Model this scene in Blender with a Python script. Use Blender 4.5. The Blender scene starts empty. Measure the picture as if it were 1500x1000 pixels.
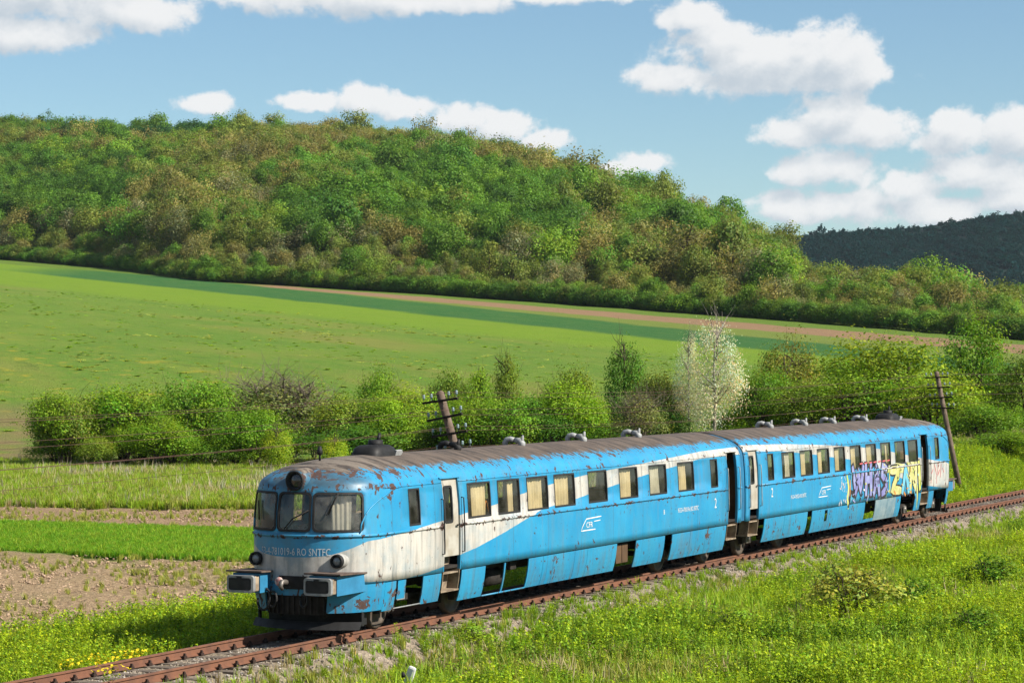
import bpy, bmesh, math, random
import numpy as np
from mathutils import Vector, Matrix

# ------------------------------------------------------------------ camera, sky, sun, exposure
scene = bpy.context.scene
col = scene.collection
R = math.radians
TH = math.atan(1720 / 3700)          # angle between the view axis and the track
CAM = Vector((0.0, -25.15, 5.4))     # track centre line is the X axis, rail top is z = 0
FPX = 3700.0
cam_data = bpy.data.cameras.new('camera')
cam = bpy.data.objects.new('camera', cam_data)
col.objects.link(cam)
cam_data.sensor_width = 36.0
cam_data.lens = 36.0 * FPX / 1500.0
cam_data.clip_start = 0.5
cam_data.clip_end = 20000.0
cam.location = CAM
PITCH = math.atan(33 / FPX)
cam.rotation_euler = (R(90) + PITCH, 0, TH - R(90))
scene.camera = cam

SUN_AZ = Vector((0.05, -0.9987))      # horizontal direction towards the sun
SUN_EL = R(38)
sun_dir = Vector((SUN_AZ.x * math.cos(SUN_EL), SUN_AZ.y * math.cos(SUN_EL), math.sin(SUN_EL)))
sd = bpy.data.lights.new('sun', 'SUN')
sd.energy = 4.8
sd.angle = R(0.53)
sd.color = (1.0, 0.93, 0.82)
sun = bpy.data.objects.new('sun', sd)
sun.rotation_euler = sun_dir.to_track_quat('Z', 'Y').to_euler()
sun.location = (0, -40, 60)
col.objects.link(sun)

vs = scene.view_settings
vs.view_transform = 'Standard'
vs.look = 'None'
vs.exposure = 1.0
vs.gamma = 1.0
vs.use_curve_mapping = False
cy = scene.cycles
cy.use_denoising = True
cy.max_bounces = 6
cy.diffuse_bounces = 3
cy.glossy_bounces = 2
cy.transmission_bounces = 3
cy.transparent_max_bounces = 8
cy.volume_bounces = 0
cy.caustics_reflective = False
cy.caustics_refractive = False
cy.sample_clamp_indirect = 4.0


class NT:
    """small helper around a node tree"""
    def __init__(self, tree):
        self.t = tree
        self.n = tree.nodes
        self.l = tree.links

    def add(self, typ, **kw):
        nd = self.n.new(typ)
        for k, v in kw.items():
            setattr(nd, k, v)
        return nd

    def put(self, sock, v):
        if isinstance(v, bpy.types.NodeSocket):
            self.l.new(v, sock)
        elif v is not None:
            try:
                sock.default_value = v
            except Exception:
                if isinstance(v, (int, float)):
                    sock.default_value = (v, v, v)
                elif len(v) == 3:
                    sock.default_value = (*v, 1)
        return sock

    def m(self, op, a, b=None, c=None, clamp=False):
        nd = self.add('ShaderNodeMath', operation=op, use_clamp=clamp)
        for i, v in enumerate((a, b, c)):
            if v is not None:
                self.put(nd.inputs[i], v)
        return nd.outputs[0]

    def vm(self, op, a, b=None, c=None):
        nd = self.add('ShaderNodeVectorMath', operation=op)
        for i, v in enumerate((a, b, c)):
            if v is not None:
                self.put(nd.inputs[i], v)
        return nd.outputs['Value'] if op in ('LENGTH', 'DOT_PRODUCT', 'DISTANCE') else nd.outputs[0]

    def noise(self, vec, scale, detail=4, rough=0.55, dist=0.0, out='Fac'):
        nd = self.add('ShaderNodeTexNoise')
        self.put(nd.inputs['Vector'], vec)
        nd.inputs['Scale'].default_value = scale
        nd.inputs['Detail'].default_value = detail
        nd.inputs['Roughness'].default_value = rough
        nd.inputs['Distortion'].default_value = dist
        return nd.outputs[out]

    def ss(self, v, lo, hi, a=0.0, b=1.0):
        nd = self.add('ShaderNodeMapRange', interpolation_type='SMOOTHSTEP')
        self.put(nd.inputs[0], v)
        for i, x in enumerate((lo, hi, a, b)):
            self.put(nd.inputs[i + 1], x)
        return nd.outputs[0]

    def mix(self, f, a, b, blend='MIX'):
        nd = self.add('ShaderNodeMix', data_type='RGBA', blend_type=blend)
        self.put(nd.inputs[0], f)
        self.put(nd.inputs[6], a)
        self.put(nd.inputs[7], b)
        return nd.outputs[2]

    def sep(self, v):
        nd = self.add('ShaderNodeSeparateXYZ')
        self.put(nd.inputs[0], v)
        return nd.outputs

    def comb(self, x, y, z):
        nd = self.add('ShaderNodeCombineXYZ')
        for i, v in enumerate((x, y, z)):
            self.put(nd.inputs[i], v)
        return nd.outputs[0]

    def curve(self, fac, pts):
        nd = self.add('ShaderNodeFloatCurve')
        self.put(nd.inputs['Value'], fac)
        c = nd.mapping.curves[0]
        while len(c.points) < len(pts):
            c.points.new(0.5, 0.5)
        for p, (x, y) in zip(c.points, sorted(pts)):
            p.location = (x, y)
            p.handle_type = 'VECTOR'
        nd.mapping.update()
        return nd.outputs[0]


world = bpy.data.worlds.new('World')
scene.world = world
world.use_nodes = True
world.cycles.sampling_method = 'MANUAL'
world.cycles.sample_map_resolution = 256
wt = NT(world.node_tree)
wt.n.clear()


def cloud_group():
    g = bpy.data.node_groups.new('cloud_density', 'ShaderNodeTree')
    g.interface.new_socket('Vector', in_out='INPUT', socket_type='NodeSocketVector')
    g.interface.new_socket('Density', in_out='OUTPUT', socket_type='NodeSocketFloat')
    t = NT(g)
    gi = t.add('NodeGroupInput')
    go = t.add('NodeGroupOutput')
    v = gi.outputs[0]                       # (azimuth, elevation, 0), radians
    # cumulus in this part of the sky: azimuth, elevation, half width, half height (milliradians)
    cl = [(-185, 146, 42, 16), (-152, 137, 26, 9), (-188, 128, 36, 8), (-60, 145, 64, 9), (20, 146, 44, 5), (-100, 146, 22, 6), (-30, 142, 34, 5),
          (72, 137, 16, 7), (98, 120, 44, 13), (124, 121, 24, 14), (66, 113, 22, 7), (84, 126, 20, 10), (102, 112, 46, 8), (140, 116, 12, 9),
          (126, 97, 22, 11), (140, 91, 24, 9), (112, 91, 18, 7), (176, 92, 16, 9), (196, 90, 20, 11), (168, 86, 14, 6),
          (128, 77, 22, 10), (112, 75, 14, 6), (108, 62, 16, 8), (132, 62, 26, 8), (158, 70, 18, 8), (180, 74, 26, 10), (170, 60, 24, 7), (198, 64, 26, 9),
          (-58, 104, 18, 7), (-80, 103, 15, 4.5), (-42, 101, 16, 6), (-20, 97, 18, 6.5), (-2, 93, 16, 7), (12, 88, 12, 6),
          (-121, 102, 13, 5.5), (54, 79, 14, 6), (44, 77, 9, 4)]
    acc = None
    for a, e, w, h in cl:
        ma = t.vm('MULTIPLY_ADD', v, (1000.0 / w, 1000.0 / h, 0), (-a / w, -e / h, 0))
        ln = t.vm('LENGTH', ma)
        acc = ln if acc is None else t.m('SMOOTH_MIN', acc, ln, 0.25)
    inside = t.m('SUBTRACT', 1.0, acc)
    s = t.sep(v)
    # the same kind of cumulus goes on over the rest of the sky
    vv = t.vm('MULTIPLY', v, (1.0, 2.6, 1.0))
    far = t.noise(vv, 5.5, 3, 0.5)
    farm = t.m('MAXIMUM', t.ss(t.m('ABSOLUTE', s[0]), 0.23, 0.4), t.ss(s[1], 0.155, 0.26))
    far = t.m('MULTIPLY', t.m('SUBTRACT', far, 0.53), 6.0)
    far = t.m('ADD', far, t.m('MULTIPLY', t.m('SUBTRACT', farm, 1.0), 6.0))
    inside = t.m('MAXIMUM', inside, t.m('MINIMUM', far, 0.8))
    v2 = t.vm('MULTIPLY', v, (1.0, 1.12, 1.0))
    n1 = t.noise(v2, 42.0, 5, 0.55, 0.1)
    n2 = t.noise(v2, 170.0, 5, 0.68)
    d = t.m('ADD', t.m('MULTIPLY', t.m('MAXIMUM', inside, -.8), 1.3), t.m('MULTIPLY', t.m('SUBTRACT', n1, 0.5), 2.2))
    d = t.m('ADD', d, t.m('MULTIPLY', t.m('SUBTRACT', n2, 0.5), 1.1))
    g.links.new(d, go.inputs[0])
    return g


def build_world():
    t = wt
    tc = t.add('ShaderNodeTexCoord')
    dirv = tc.outputs['Generated']
    sky = t.add('ShaderNodeTexSky', sky_type='NISHITA')
    sky.sun_disc = False
    sky.sun_elevation = SUN_EL
    sky.sun_rotation = math.atan2(SUN_AZ.x, SUN_AZ.y)
    sky.altitude = 300
    sky.air_density = 1.0
    sky.dust_density = 0.1
    sky.ozone_density = 3.0
    bg = t.add('ShaderNodeBackground')
    bg.inputs[1].default_value = 0.060
    t.put(bg.inputs[0], t.vm('MULTIPLY', sky.outputs[0], (.84, .955, .975)))
    fwd = (math.cos(TH), math.sin(TH), 0)
    rgt = (math.sin(TH), -math.cos(TH), 0)
    az = t.m('ARCTAN2', t.vm('DOT_PRODUCT', dirv, rgt), t.vm('DOT_PRODUCT', dirv, fwd))
    el = t.m('ARCSINE', t.sep(dirv)[2])
    v = t.comb(az, el, 0)
    g = cloud_group()
    g1 = t.add('ShaderNodeGroup'); g1.node_tree = g
    g2 = t.add('ShaderNodeGroup'); g2.node_tree = g
    t.put(g1.inputs[0], v)
    t.put(g2.inputs[0], t.vm('ADD', v, (0.004, 0.0085, 0)))
    d1, d2 = g1.outputs[0], g2.outputs[0]
    alpha = t.ss(d1, -0.10, 0.50)
    alpha = t.m('MULTIPLY', alpha, 0.96)
    shade = t.ss(t.m('ADD', t.m('SUBTRACT', d2, t.m('MULTIPLY', d1, 0.55)), 0.0), -0.55, 1.15)
    ccol = t.mix(shade, (0.97, 0.97, 0.97, 1), (0.60, 0.67, 0.74, 1))
    em = t.add('ShaderNodeBackground')
    t.put(em.inputs[0], ccol)
    em.inputs[1].default_value = 0.47
    alpha = t.m('MULTIPLY', alpha, t.ss(el, 0.0, 0.03))
    ms = t.add('ShaderNodeMixShader')
    t.put(ms.inputs[0], alpha)
    t.l.new(bg.outputs[0], ms.inputs[1])
    t.l.new(em.outputs[0], ms.inputs[2])
    out = t.add('ShaderNodeOutputWorld')
    t.l.new(ms.outputs[0], out.inputs[0])


build_world()

# ------------------------------------------------------------------ helpers
rng = np.random.default_rng(7)


def tag(o, label=None, cat=None, group=None, kind=None):
    for k, v in (('label', label), ('category', cat), ('group', group), ('kind', kind)):
        if v:
            o[k] = v
    return o


def empty(name, loc=(0, 0, 0)):
    o = bpy.data.objects.new(name, None)
    o.empty_display_size = 0.3
    o.location = loc
    col.objects.link(o)
    return o


def mesh_obj(name, me, parent=None, link=True):
    o = bpy.data.objects.new(name, me)
    if link:
        col.objects.link(o)
    if parent is not None:
        o.parent = parent
    return o


class MB:
    def __init__(self):
        self.v = []
        self.f = []
        self.sm = []
        self.mi = []

    def add(self, verts, faces, smooth=False, mi=0):
        b = len(self.v)
        self.v += [tuple(p) for p in verts]
        for f in faces:
            self.f.append(tuple(b + i for i in f))
            self.sm.append(smooth)
            self.mi.append(mi)

    def box(self, c, s, rot=None, mi=0, bev=0.0):
        hx, hy, hz = s[0] / 2, s[1] / 2, s[2] / 2
        if bev > 0:
            b = min(bev, hx * .9, hy * .9, hz * .9)
            bm = bmesh.new()
            bmesh.ops.create_cube(bm, size=1, matrix=Matrix.Diagonal((s[0], s[1], s[2], 1)))
            bmesh.ops.bevel(bm, geom=bm.edges[:], offset=b, segments=2, affect='EDGES', profile=0.5)
            vs_ = [v.co.copy() for v in bm.verts]
            fs_ = [[v.index for v in f.verts] for f in bm.faces]
            bm.free()
        else:
            vs_ = [Vector((x, y, z)) for x in (-hx, hx) for y in (-hy, hy) for z in (-hz, hz)]
            fs_ = [(0, 1, 3, 2), (4, 6, 7, 5), (0, 4, 5, 1), (2, 3, 7, 6), (0, 2, 6, 4), (1, 5, 7, 3)]
        M = rot if rot is not None else Matrix.Identity(3)
        c = Vector(c)
        self.add([M @ v + c for v in vs_], fs_, False, mi)

    def tube(self, path, r, n=8, cap=True, mi=0, smooth=True):
        path = [Vector(p) for p in path]
        rs = r if isinstance(r, (list, tuple)) else [r] * len(path)
        vv = []
        up = None
        for i, p in enumerate(path):
            a = path[max(i - 1, 0)]
            b = path[min(i + 1, len(path) - 1)]
            d = (b - a).normalized()
            if up is None:
                up = Vector((0, 0, 1)) if abs(d.z) < .9 else Vector((1, 0, 0))
            e1 = d.cross(up).normalized()
            e2 = e1.cross(d).normalized()
            up = e2
            for k in range(n):
                t = 2 * math.pi * k / n
                vv.append(p + (e1 * math.cos(t) + e2 * math.sin(t)) * rs[i])
        ff = []
        for i in range(len(path) - 1):
            for k in range(n):
                k2 = (k + 1) % n
                ff.append((i * n + k, i * n + k2, (i + 1) * n + k2, (i + 1) * n + k))
        self.add(vv, ff, smooth, mi)
        if cap:
            b = len(self.v) - len(vv)
            self.f.append(tuple(b + k for k in range(n))[::-1]); self.sm.append(False); self.mi.append(mi)
            e = b + (len(path) - 1) * n
            self.f.append(tuple(e + k for k in range(n))); self.sm.append(False); self.mi.append(mi)

    def lathe(self, prof, c, axis='Y', n=20, mi=0, smooth=True):
        """prof: (radius, along) list"""
        c = Vector(c)
        A = {'X': Vector((1, 0, 0)), 'Y': Vector((0, 1, 0)), 'Z': Vector((0, 0, 1))}[axis]
        B = Vector((0, 0, 1)) if axis != 'Z' else Vector((1, 0, 0))
        Cc = A.cross(B)
        vv = []
        for r_, a in prof:
            for k in range(n):
                t = 2 * math.pi * k / n
                vv.append(c + A * a + (B * math.cos(t) + Cc * math.sin(t)) * r_)
        ff = []
        for i in range(len(prof) - 1):
            for k in range(n):
                k2 = (k + 1) % n
                ff.append((i * n + k, i * n + k2, (i + 1) * n + k2, (i + 1) * n + k))
        self.add(vv, ff, smooth, mi)

    def prism(self, poly, fn, th):
        """poly: 2D outline, fn(u, v, off) -> 3D; slab of thickness th"""
        n = len(poly)
        a = [fn(u, v, 0.0) for u, v in poly]
        b = [fn(u, v, th) for u, v in poly]
        self.add(a + b, [tuple(range(n))[::-1], tuple(range(n, 2 * n))] + [(i, (i + 1) % n, n + (i + 1) % n, n + i) for i in range(n)])

    def mesh(self, name, mats):
        me = bpy.data.meshes.new(name)
        me.from_pydata(self.v, [], self.f)
        me.polygons.foreach_set('use_smooth', self.sm)
        me.polygons.foreach_set('material_index', self.mi)
        for m_ in (mats if isinstance(mats, (list, tuple)) else [mats]):
            me.materials.append(m_)
        bm = bmesh.new()
        bm.from_mesh(me)
        bmesh.ops.recalc_face_normals(bm, faces=bm.faces[:])
        bm.to_mesh(me)
        bm.free()
        me.update()
        return me

    def build(self, name, mats, parent=None):
        return mesh_obj(name, self.mesh(name, mats), parent)


def new_mat(name):
    m_ = bpy.data.materials.new(name)
    m_.use_nodes = True
    t = NT(m_.node_tree)
    t.n.clear()
    out = t.add('ShaderNodeOutputMaterial')
    p = t.add('ShaderNodeBsdfPrincipled')
    t.l.new(p.outputs[0], out.inputs[0])
    return m_, t, p, out


ALB = .78


def simple(name, c, rough=0.6, metal=0.0, var=0.25, scale=6.0, spec=0.4, bump=0.0, c2=None, bscale=None):
    """plain surface with uneven colour and fine relief"""
    m_, t, p, out = new_mat(name)
    tc = t.add('ShaderNodeTexCoord').outputs['Object']
    n = t.noise(tc, scale, 6, 0.6)
    c = tuple(x * ALB for x in c)
    c2 = tuple(x * ALB for x in c2) if c2 else None
    c2 = c2 or tuple(x * (1 - var) for x in c)
    t.put(p.inputs['Base Color'], t.mix(t.ss(n, 0.35, 0.68), (*c, 1), (*c2, 1)))
    p.inputs['Metallic'].default_value = metal
    t.put(p.inputs['Roughness'], t.ss(n, 0.2, 0.8, max(0, rough - .12), min(1, rough + .12)))
    p.inputs['Specular IOR Level'].default_value = spec
    if bump:
        b = t.add('ShaderNodeBump')
        b.inputs['Strength'].default_value = bump
        b.inputs['Distance'].default_value = 0.02
        t.put(b.inputs['Height'], t.noise(tc, bscale or scale * 4, 5, 0.6))
        t.l.new(b.outputs[0], p.inputs['Normal'])
    return m_


def dl_of(X, Y):
    d = X * math.cos(TH) + (Y - CAM.y) * math.sin(TH)
    l = X * math.sin(TH) - (Y - CAM.y) * math.cos(TH)
    return d, l


def xy_of(d, l):
    return d * math.cos(TH) + l * math.sin(TH), CAM.y + d * math.sin(TH) - l * math.cos(TH)


def sstep(x, a, b):
    t = np.clip((x - a) / (b - a), 0, 1)
    return t * t * (3 - 2 * t)


def ground_z(X, Y):
    X = np.asarray(X, float); Y = np.asarray(Y, float)
    d, l = dl_of(X, Y)
    zp = -8.05 + .05 * d - .0455 * l
    zp = zp - 6.0 * (1 - sstep(d, 150, 250))
    zp = 60 - np.logaddexp(0, (60 - zp) / 4) * 4            # levels off under the wooded hill
    zv = -0.85 + 0.0 * X
    k = 1.1
    far = np.logaddexp(zv / k, zp / k) * k
    far = far + sstep(X, 82, 112) * sstep(Y, 3.0, 7.0) * (1 - sstep(Y, 18, 40)) * 1.5
    near = -0.75 + 0.055 * np.clip(-(Y + 7), 0, 60)
    w = sstep(Y, -4, -2)
    z = near * (1 - w) + far * w
    track = 1 - sstep(np.abs(Y), 2.2, 3.2)
    return z * (1 - track) + (-0.8) * track


# ------------------------------------------------------------------ terrain
def ground_material():
    m_, t, p, out = new_mat('ground_cover')
    tc = t.add('ShaderNodeTexCoord').outputs['Object']
    s = t.sep(tc)
    X, Y = s[0], s[1]
    Yc = t.m('SUBTRACT', Y, CAM.y)
    c, sn = math.cos(TH), math.sin(TH)
    d = t.m('ADD', t.m('MULTIPLY', X, c), t.m('MULTIPLY', Yc, sn))
    l = t.m('SUBTRACT', t.m('MULTIPLY', X, sn), t.m('MULTIPLY', Yc, c))
    wob = t.m('ADD', t.m('MULTIPLY', t.m('SUBTRACT', t.noise(tc, 0.12, 3), 0.5), 5.0), t.m('MULTIPLY', t.m('SUBTRACT', t.noise(tc, 0.7, 4, .7), 0.5), 5.0))
    q = t.m('ADD', t.m('ADD', t.m('MULTIPLY', d, .55), t.m('MULTIPLY', l, .83)), wob)
    nb = t.noise(tc, 0.05, 5, 0.6)
    nf = t.noise(tc, 0.9, 6, 0.65)
    nff = t.noise(tc, 5.0, 5, 0.7)
    # meadow on the slope: greens with straw-coloured drifts that run along the contour
    st = t.vm('MULTIPLY', t.comb(q, t.m('SUBTRACT', t.m('MULTIPLY', d, .83), t.m('MULTIPLY', l, .55)), 0), (1.0, .22, 1))
    ns = t.noise(st, 0.11, 6, 0.62)
    mead = t.mix(t.ss(ns, .36, .66), (.105, .235, .030, 1), (.160, .265, .040, 1))
    mead = t.mix(t.m('MULTIPLY', t.ss(t.noise(st, .055, 5, .6), .53, .70), .55), mead, (.26, .225, .085, 1))
    mead = t.mix(t.m('MULTIPLY', t.ss(t.noise(tc, .3, 4, .7), .55, .66), t.ss(q, 125, 95)), mead, (.36, .33, .04, 1))
    fine = t.noise(t.vm('MULTIPLY', st, (1, 1.6, 1)), 1.3, 6, .72)
    mead = t.mix(t.ss(fine, .40, .68), mead, t.mix(.55, mead, (.24, .25, .08, 1)))
    mead = t.mix(t.m('MULTIPLY', t.ss(t.noise(st, .55, 6, .72), .52, .70), .5), mead, (.055, .11, .025, 1))
    k = lambda a, b, lo=-1.2, hi=1.2: t.ss(t.m('SUBTRACT', a, b), lo, hi)
    lime = t.m('MULTIPLY', k(q, 186, -6, 6), 1.0)
    mead = t.mix(lime, mead, t.mix(nb, (.150, .275, .025, 1), (.195, .300, .030, 1)))
    dkL = t.m('SUBTRACT', 218, t.m('MULTIPLY', l, .12))
    dkU = t.m('SUBTRACT', 252, t.m('MULTIPLY', l, .24))
    mead = t.mix(t.m('MULTIPLY', k(q, dkL, -3, 3), t.ss(l, -135, -100)), mead, t.mix(nb, (.026, .125, .045, 1), (.042, .150, .048, 1)))
    mead = t.mix(k(q, dkU, -3, 3), mead, t.mix(ns, (.15, .225, .045, 1), (.20, .23, .075, 1)))
    brU = t.m('ADD', 281, t.m('MULTIPLY', l, .118))
    brown = t.m('MULTIPLY', k(q, 263), t.m('SUBTRACT', 1.0, k(q, brU)))
    brown = t.m('MULTIPLY', brown, t.ss(l, -62, -52))
    soil = t.mix(nf, (.27, .155, .125, 1), (.36, .215, .18, 1))
    mead = t.mix(brown, mead, soil)
    mead = t.mix(k(q, brU), mead, (.12, .20, .035, 1))
    # rows, wheel tracks and patchy growth in the strips
    rows = t.noise(t.vm('MULTIPLY', st, (1.0, .25, 1)), 1.6, 5, .7)
    patch = t.noise(st, .25, 6, .7)
    mead = t.mix(t.m('MULTIPLY', t.ss(rows, .40, .66), .42), mead, t.mix(.5, mead, (.30, .30, .10, 1)))
    mead = t.mix(t.m('MULTIPLY', t.ss(patch, .50, .70), .26), mead, t.mix(.6, mead, (.05, .10, .025, 1)))
    # dry reeds at the foot of the slope
    mead = t.mix(t.m('MULTIPLY', t.ss(d, 215, 196), t.ss(t.noise(tc, .07, 4), .42, .58)), mead, (.25, .20, .115, 1))
    # valley floor strips, at right angles to the track
    Xw = t.m('ADD', X, t.m('MULTIPLY', t.m('SUBTRACT', nf, .5), 1.6))
    val = t.mix(t.ss(nf, .35, .65), (.10, .175, .035, 1), (.19, .20, .085, 1))
    clod = t.mix(t.ss(nff, .3, .7), (.30, .195, .155, 1), (.57, .405, .33, 1))
    clod = t.mix(t.m('MULTIPLY', t.ss(nb, .5, .62), .35), clod, (.15, .19, .05, 1))
    crop = t.mix(nf, (.09, .21, .025, 1), (.13, .27, .03, 1))
    val = t.mix(t.ss(Xw, 90.5, 92.5), t.mix(t.ss(Xw, 80.6, 81.6), t.mix(t.ss(Xw, 68.2, 69.2), clod, crop), t.mix(nff, (.30, .19, .15, 1), (.47, .325, .265, 1))), val)
    # along the railway: trodden weeds
    near = t.mix(t.ss(nf, .35, .65), (.075, .11, .03, 1), (.15, .14, .075, 1))
    val = t.mix(t.ss(Y, 5.5, 8.5), near, val)
    colr = t.mix(t.ss(d, 150, 162), val, mead)
    t.put(p.inputs['Base Color'], t.vm('MULTIPLY', t.mix(t.m('MULTIPLY', nff, .35), colr, t.mix(.5, colr, (.03, .035, .012, 1))), (.80, .82, .60)))
    p.inputs['Roughness'].default_value = .95
    p.inputs['Specular IOR Level'].default_value = .1
    b = t.add('ShaderNodeBump')
    b.inputs['Strength'].default_value = .9
    b.inputs['Distance'].default_value = .25
    t.put(b.inputs['Height'], t.m('ADD', nff, nf))
    t.l.new(b.outputs[0], p.inputs['Normal'])
    return m_


def grid_mesh(name, P, mat, smooth=True):
    """P: (n, m, 3) array"""
    n, m = P.shape[:2]
    me = bpy.data.meshes.new(name)
    i = np.arange(n * m).reshape(n, m)
    F = np.stack([i[:-1, :-1], i[:-1, 1:], i[1:, 1:], i[1:, :-1]], -1).reshape(-1, 4)
    me.from_pydata(P.reshape(-1, 3).tolist(), [], F.tolist())
    me.polygons.foreach_set('use_smooth', [smooth] * len(F))
    me.materials.append(mat)
    bm = bmesh.new(); bm.from_mesh(me)
    bmesh.ops.recalc_face_normals(bm, faces=bm.faces[:])
    if sum(f.normal.z for f in bm.faces) < 0:
        bmesh.ops.reverse_faces(bm, faces=bm.faces[:])
    bm.to_mesh(me); bm.free()
    return me


def lattice(lo, hi, fine_lo, fine_hi, step, grow=1.18):
    xs = list(np.arange(fine_lo, fine_hi, step))
    s = step
    x = fine_hi
    while x < hi:
        xs.append(x); s *= grow; x += s
    xs.append(hi)
    s = step
    x = fine_lo
    while x > lo:
        s *= grow; x -= s
        xs.append(max(x, lo))
    return np.array(sorted(set(xs)))


gx = lattice(-900, 6000, -5, 150, 1.5, 1.08)
gy = lattice(-3000, 6000, -30, 60, 1.0, 1.08)
GX, GY = np.meshgrid(gx, gy, indexing='ij')
GZ = ground_z(GX, GY)
rough = rng.normal(0, .05, GX.shape) * (np.abs(GY) > 3.5)
gd, gl = dl_of(GX, GY)
GZ = GZ - 60 * sstep(gd, 1000, 2600)      # falls away behind the wooded hill
ground = mesh_obj('ground', grid_mesh('ground', np.stack([GX, GY, GZ + rough], -1), ground_material()))
tag(ground, 'green valley floor and meadow slope with ploughed strips', kind='structure')

# the wooded hill behind the fields: foot line and ridge line, lofted
foot_pts = [(900, -330), (800, -216), (752, -152.6), (698, -113), (589, -71.6), (588, -58), (560, -22.7), (504, 34), (430, 87), (395, 112), (360, 150)]
ridge_px = [(-700, 190, 1180), (-250, 172, 1120), (0, 162, 1080), (250, 172, 1050), (500, 174, 1000), (600, 182, 985), (700, 194, 960), (850, 228, 900), (950, 266, 850), (1050, 296, 790),
            (1130, 332, 740), (1200, 364, 690), (1300, 379, 640), (1400, 390, 610), (1500, 408, 590), (1750, 440, 560), (2100, 455, 540)]
fu = np.array([l / d for d, l in foot_pts]); fd = np.array([d for d, l in foot_pts])
ru = np.array([(x - 750) / FPX for x, y, d in ridge_px]); rd = np.array([d for x, y, d in ridge_px])
rz = np.array([CAM.z + d * (533 - y) / FPX - 13.0 for x, y, d in ridge_px])
HU = np.linspace(-.36, .34, 90)


def hill_point(u, v):
    """u: bearing (tangent), v: 0 at the foot of the wood, 1 on the ridge, up to 2 behind it"""
    d0 = np.interp(u, fu, fd); d1 = np.interp(u, ru, rd)
    x0, y0 = xy_of(d0, u * d0)
    z0 = ground_z(x0, y0) - .2
    z1 = np.interp(u, ru, rz)
    vv = np.clip(v, 0, 1)
    prof = vv * (1.32 - .32 * vv)
    d = d0 + (d1 - d0) * vv + np.clip(v - 1, 0, 1) * 500
    z = z0 + (z1 - z0) * prof - np.clip(v - 1, 0, 1) ** 1.5 * 70
    bump_ = 3.0 * np.sin(u * 61 + 1.3) * np.sin(vv * 5.1 + u * 20) * np.sin(np.pi * vv)
    x, y = xy_of(d, u * d)
    return x, y, z + bump_


def earth_material(name, a, b):
    return simple(name, a, .95, 0, .3, .15, .1, .6, b, 1.0)


VV = np.concatenate([np.linspace(-.03, 1, 34), np.linspace(1.08, 2, 8)])
UU, V2 = np.meshgrid(HU, VV, indexing='ij')
hx, hy, hz = hill_point(UU, V2)
hill = mesh_obj('hill', grid_mesh('hill', np.stack([hx, hy, hz], -1), earth_material('hill_floor', (.10, .15, .030), (.13, .14, .04))))
tag(hill, 'wooded hill rising behind the fields', kind='structure')

# the far hill on the right, cloud shadow painted into its ground colour
fr_px = [(700, 345), (900, 340), (1050, 337), (1150, 334), (1250, 326), (1350, 320), (1420, 309), (1500, 298), (1650, 285), (1900, 290), (2300, 330)]
FU = np.linspace((700 - 750) / FPX, (2300 - 750) / FPX, 60)


def far_hill_point(u, v):
    d1 = 2050.0
    z1 = CAM.z + d1 * (533 - np.interp(u * FPX + 750, [p[0] for p in fr_px], [p[1] for p in fr_px])) / FPX - 7
    d = 1500 + (d1 - 1500) * np.clip(v, 0, 1) + np.clip(v - 1, 0, 1) * 700
    z = -12 + (z1 + 12) * np.clip(v, 0, 1) ** .9 - np.clip(v - 1, 0, 1) * 90
    x, y = xy_of(d, u * d)
    return x, y, z + 5 * np.sin(u * 130 + v * 3) * np.sin(np.clip(v, 0, 1) * np.pi)


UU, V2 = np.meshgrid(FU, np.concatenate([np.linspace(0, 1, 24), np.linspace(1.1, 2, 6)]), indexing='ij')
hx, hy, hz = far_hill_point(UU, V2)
far_hill = mesh_obj('far_hill', grid_mesh('far_hill', np.stack([hx, hy, hz], -1), earth_material('far_hill_cloud_shade', (.009, .024, .021), (.013, .030, .024))))
tag(far_hill, 'far ridge coloured as under cloud shadow, beyond the end of the wooded hill', kind='structure')

# ------------------------------------------------------------------ railway track
def ballast_material():
    m_, t, p, out = new_mat('ballast')
    tc = t.add('ShaderNodeTexCoord').outputs['Object']
    vo = t.add('ShaderNodeTexVoronoi')
    vo.inputs['Scale'].default_value = 13.0
    t.l.new(tc, vo.inputs['Vector'])
    n = t.noise(tc, .9, 5, .65)
    c = t.mix(t.sep(vo.outputs['Color'])[0], (.14, .108, .078, 1), (.28, .225, .165, 1))
    c = t.mix(t.ss(n, .42, .66), c, (.17, .135, .085, 1))
    t.put(p.inputs['Base Color'], c)
    p.inputs['Roughness'].default_value = .9
    b = t.add('ShaderNodeBump')
    b.inputs['Distance'].default_value = .04
    t.put(b.inputs['Height'], vo.outputs['Distance'])
    t.l.new(b.outputs[0], p.inputs['Normal'])
    return m_


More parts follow.
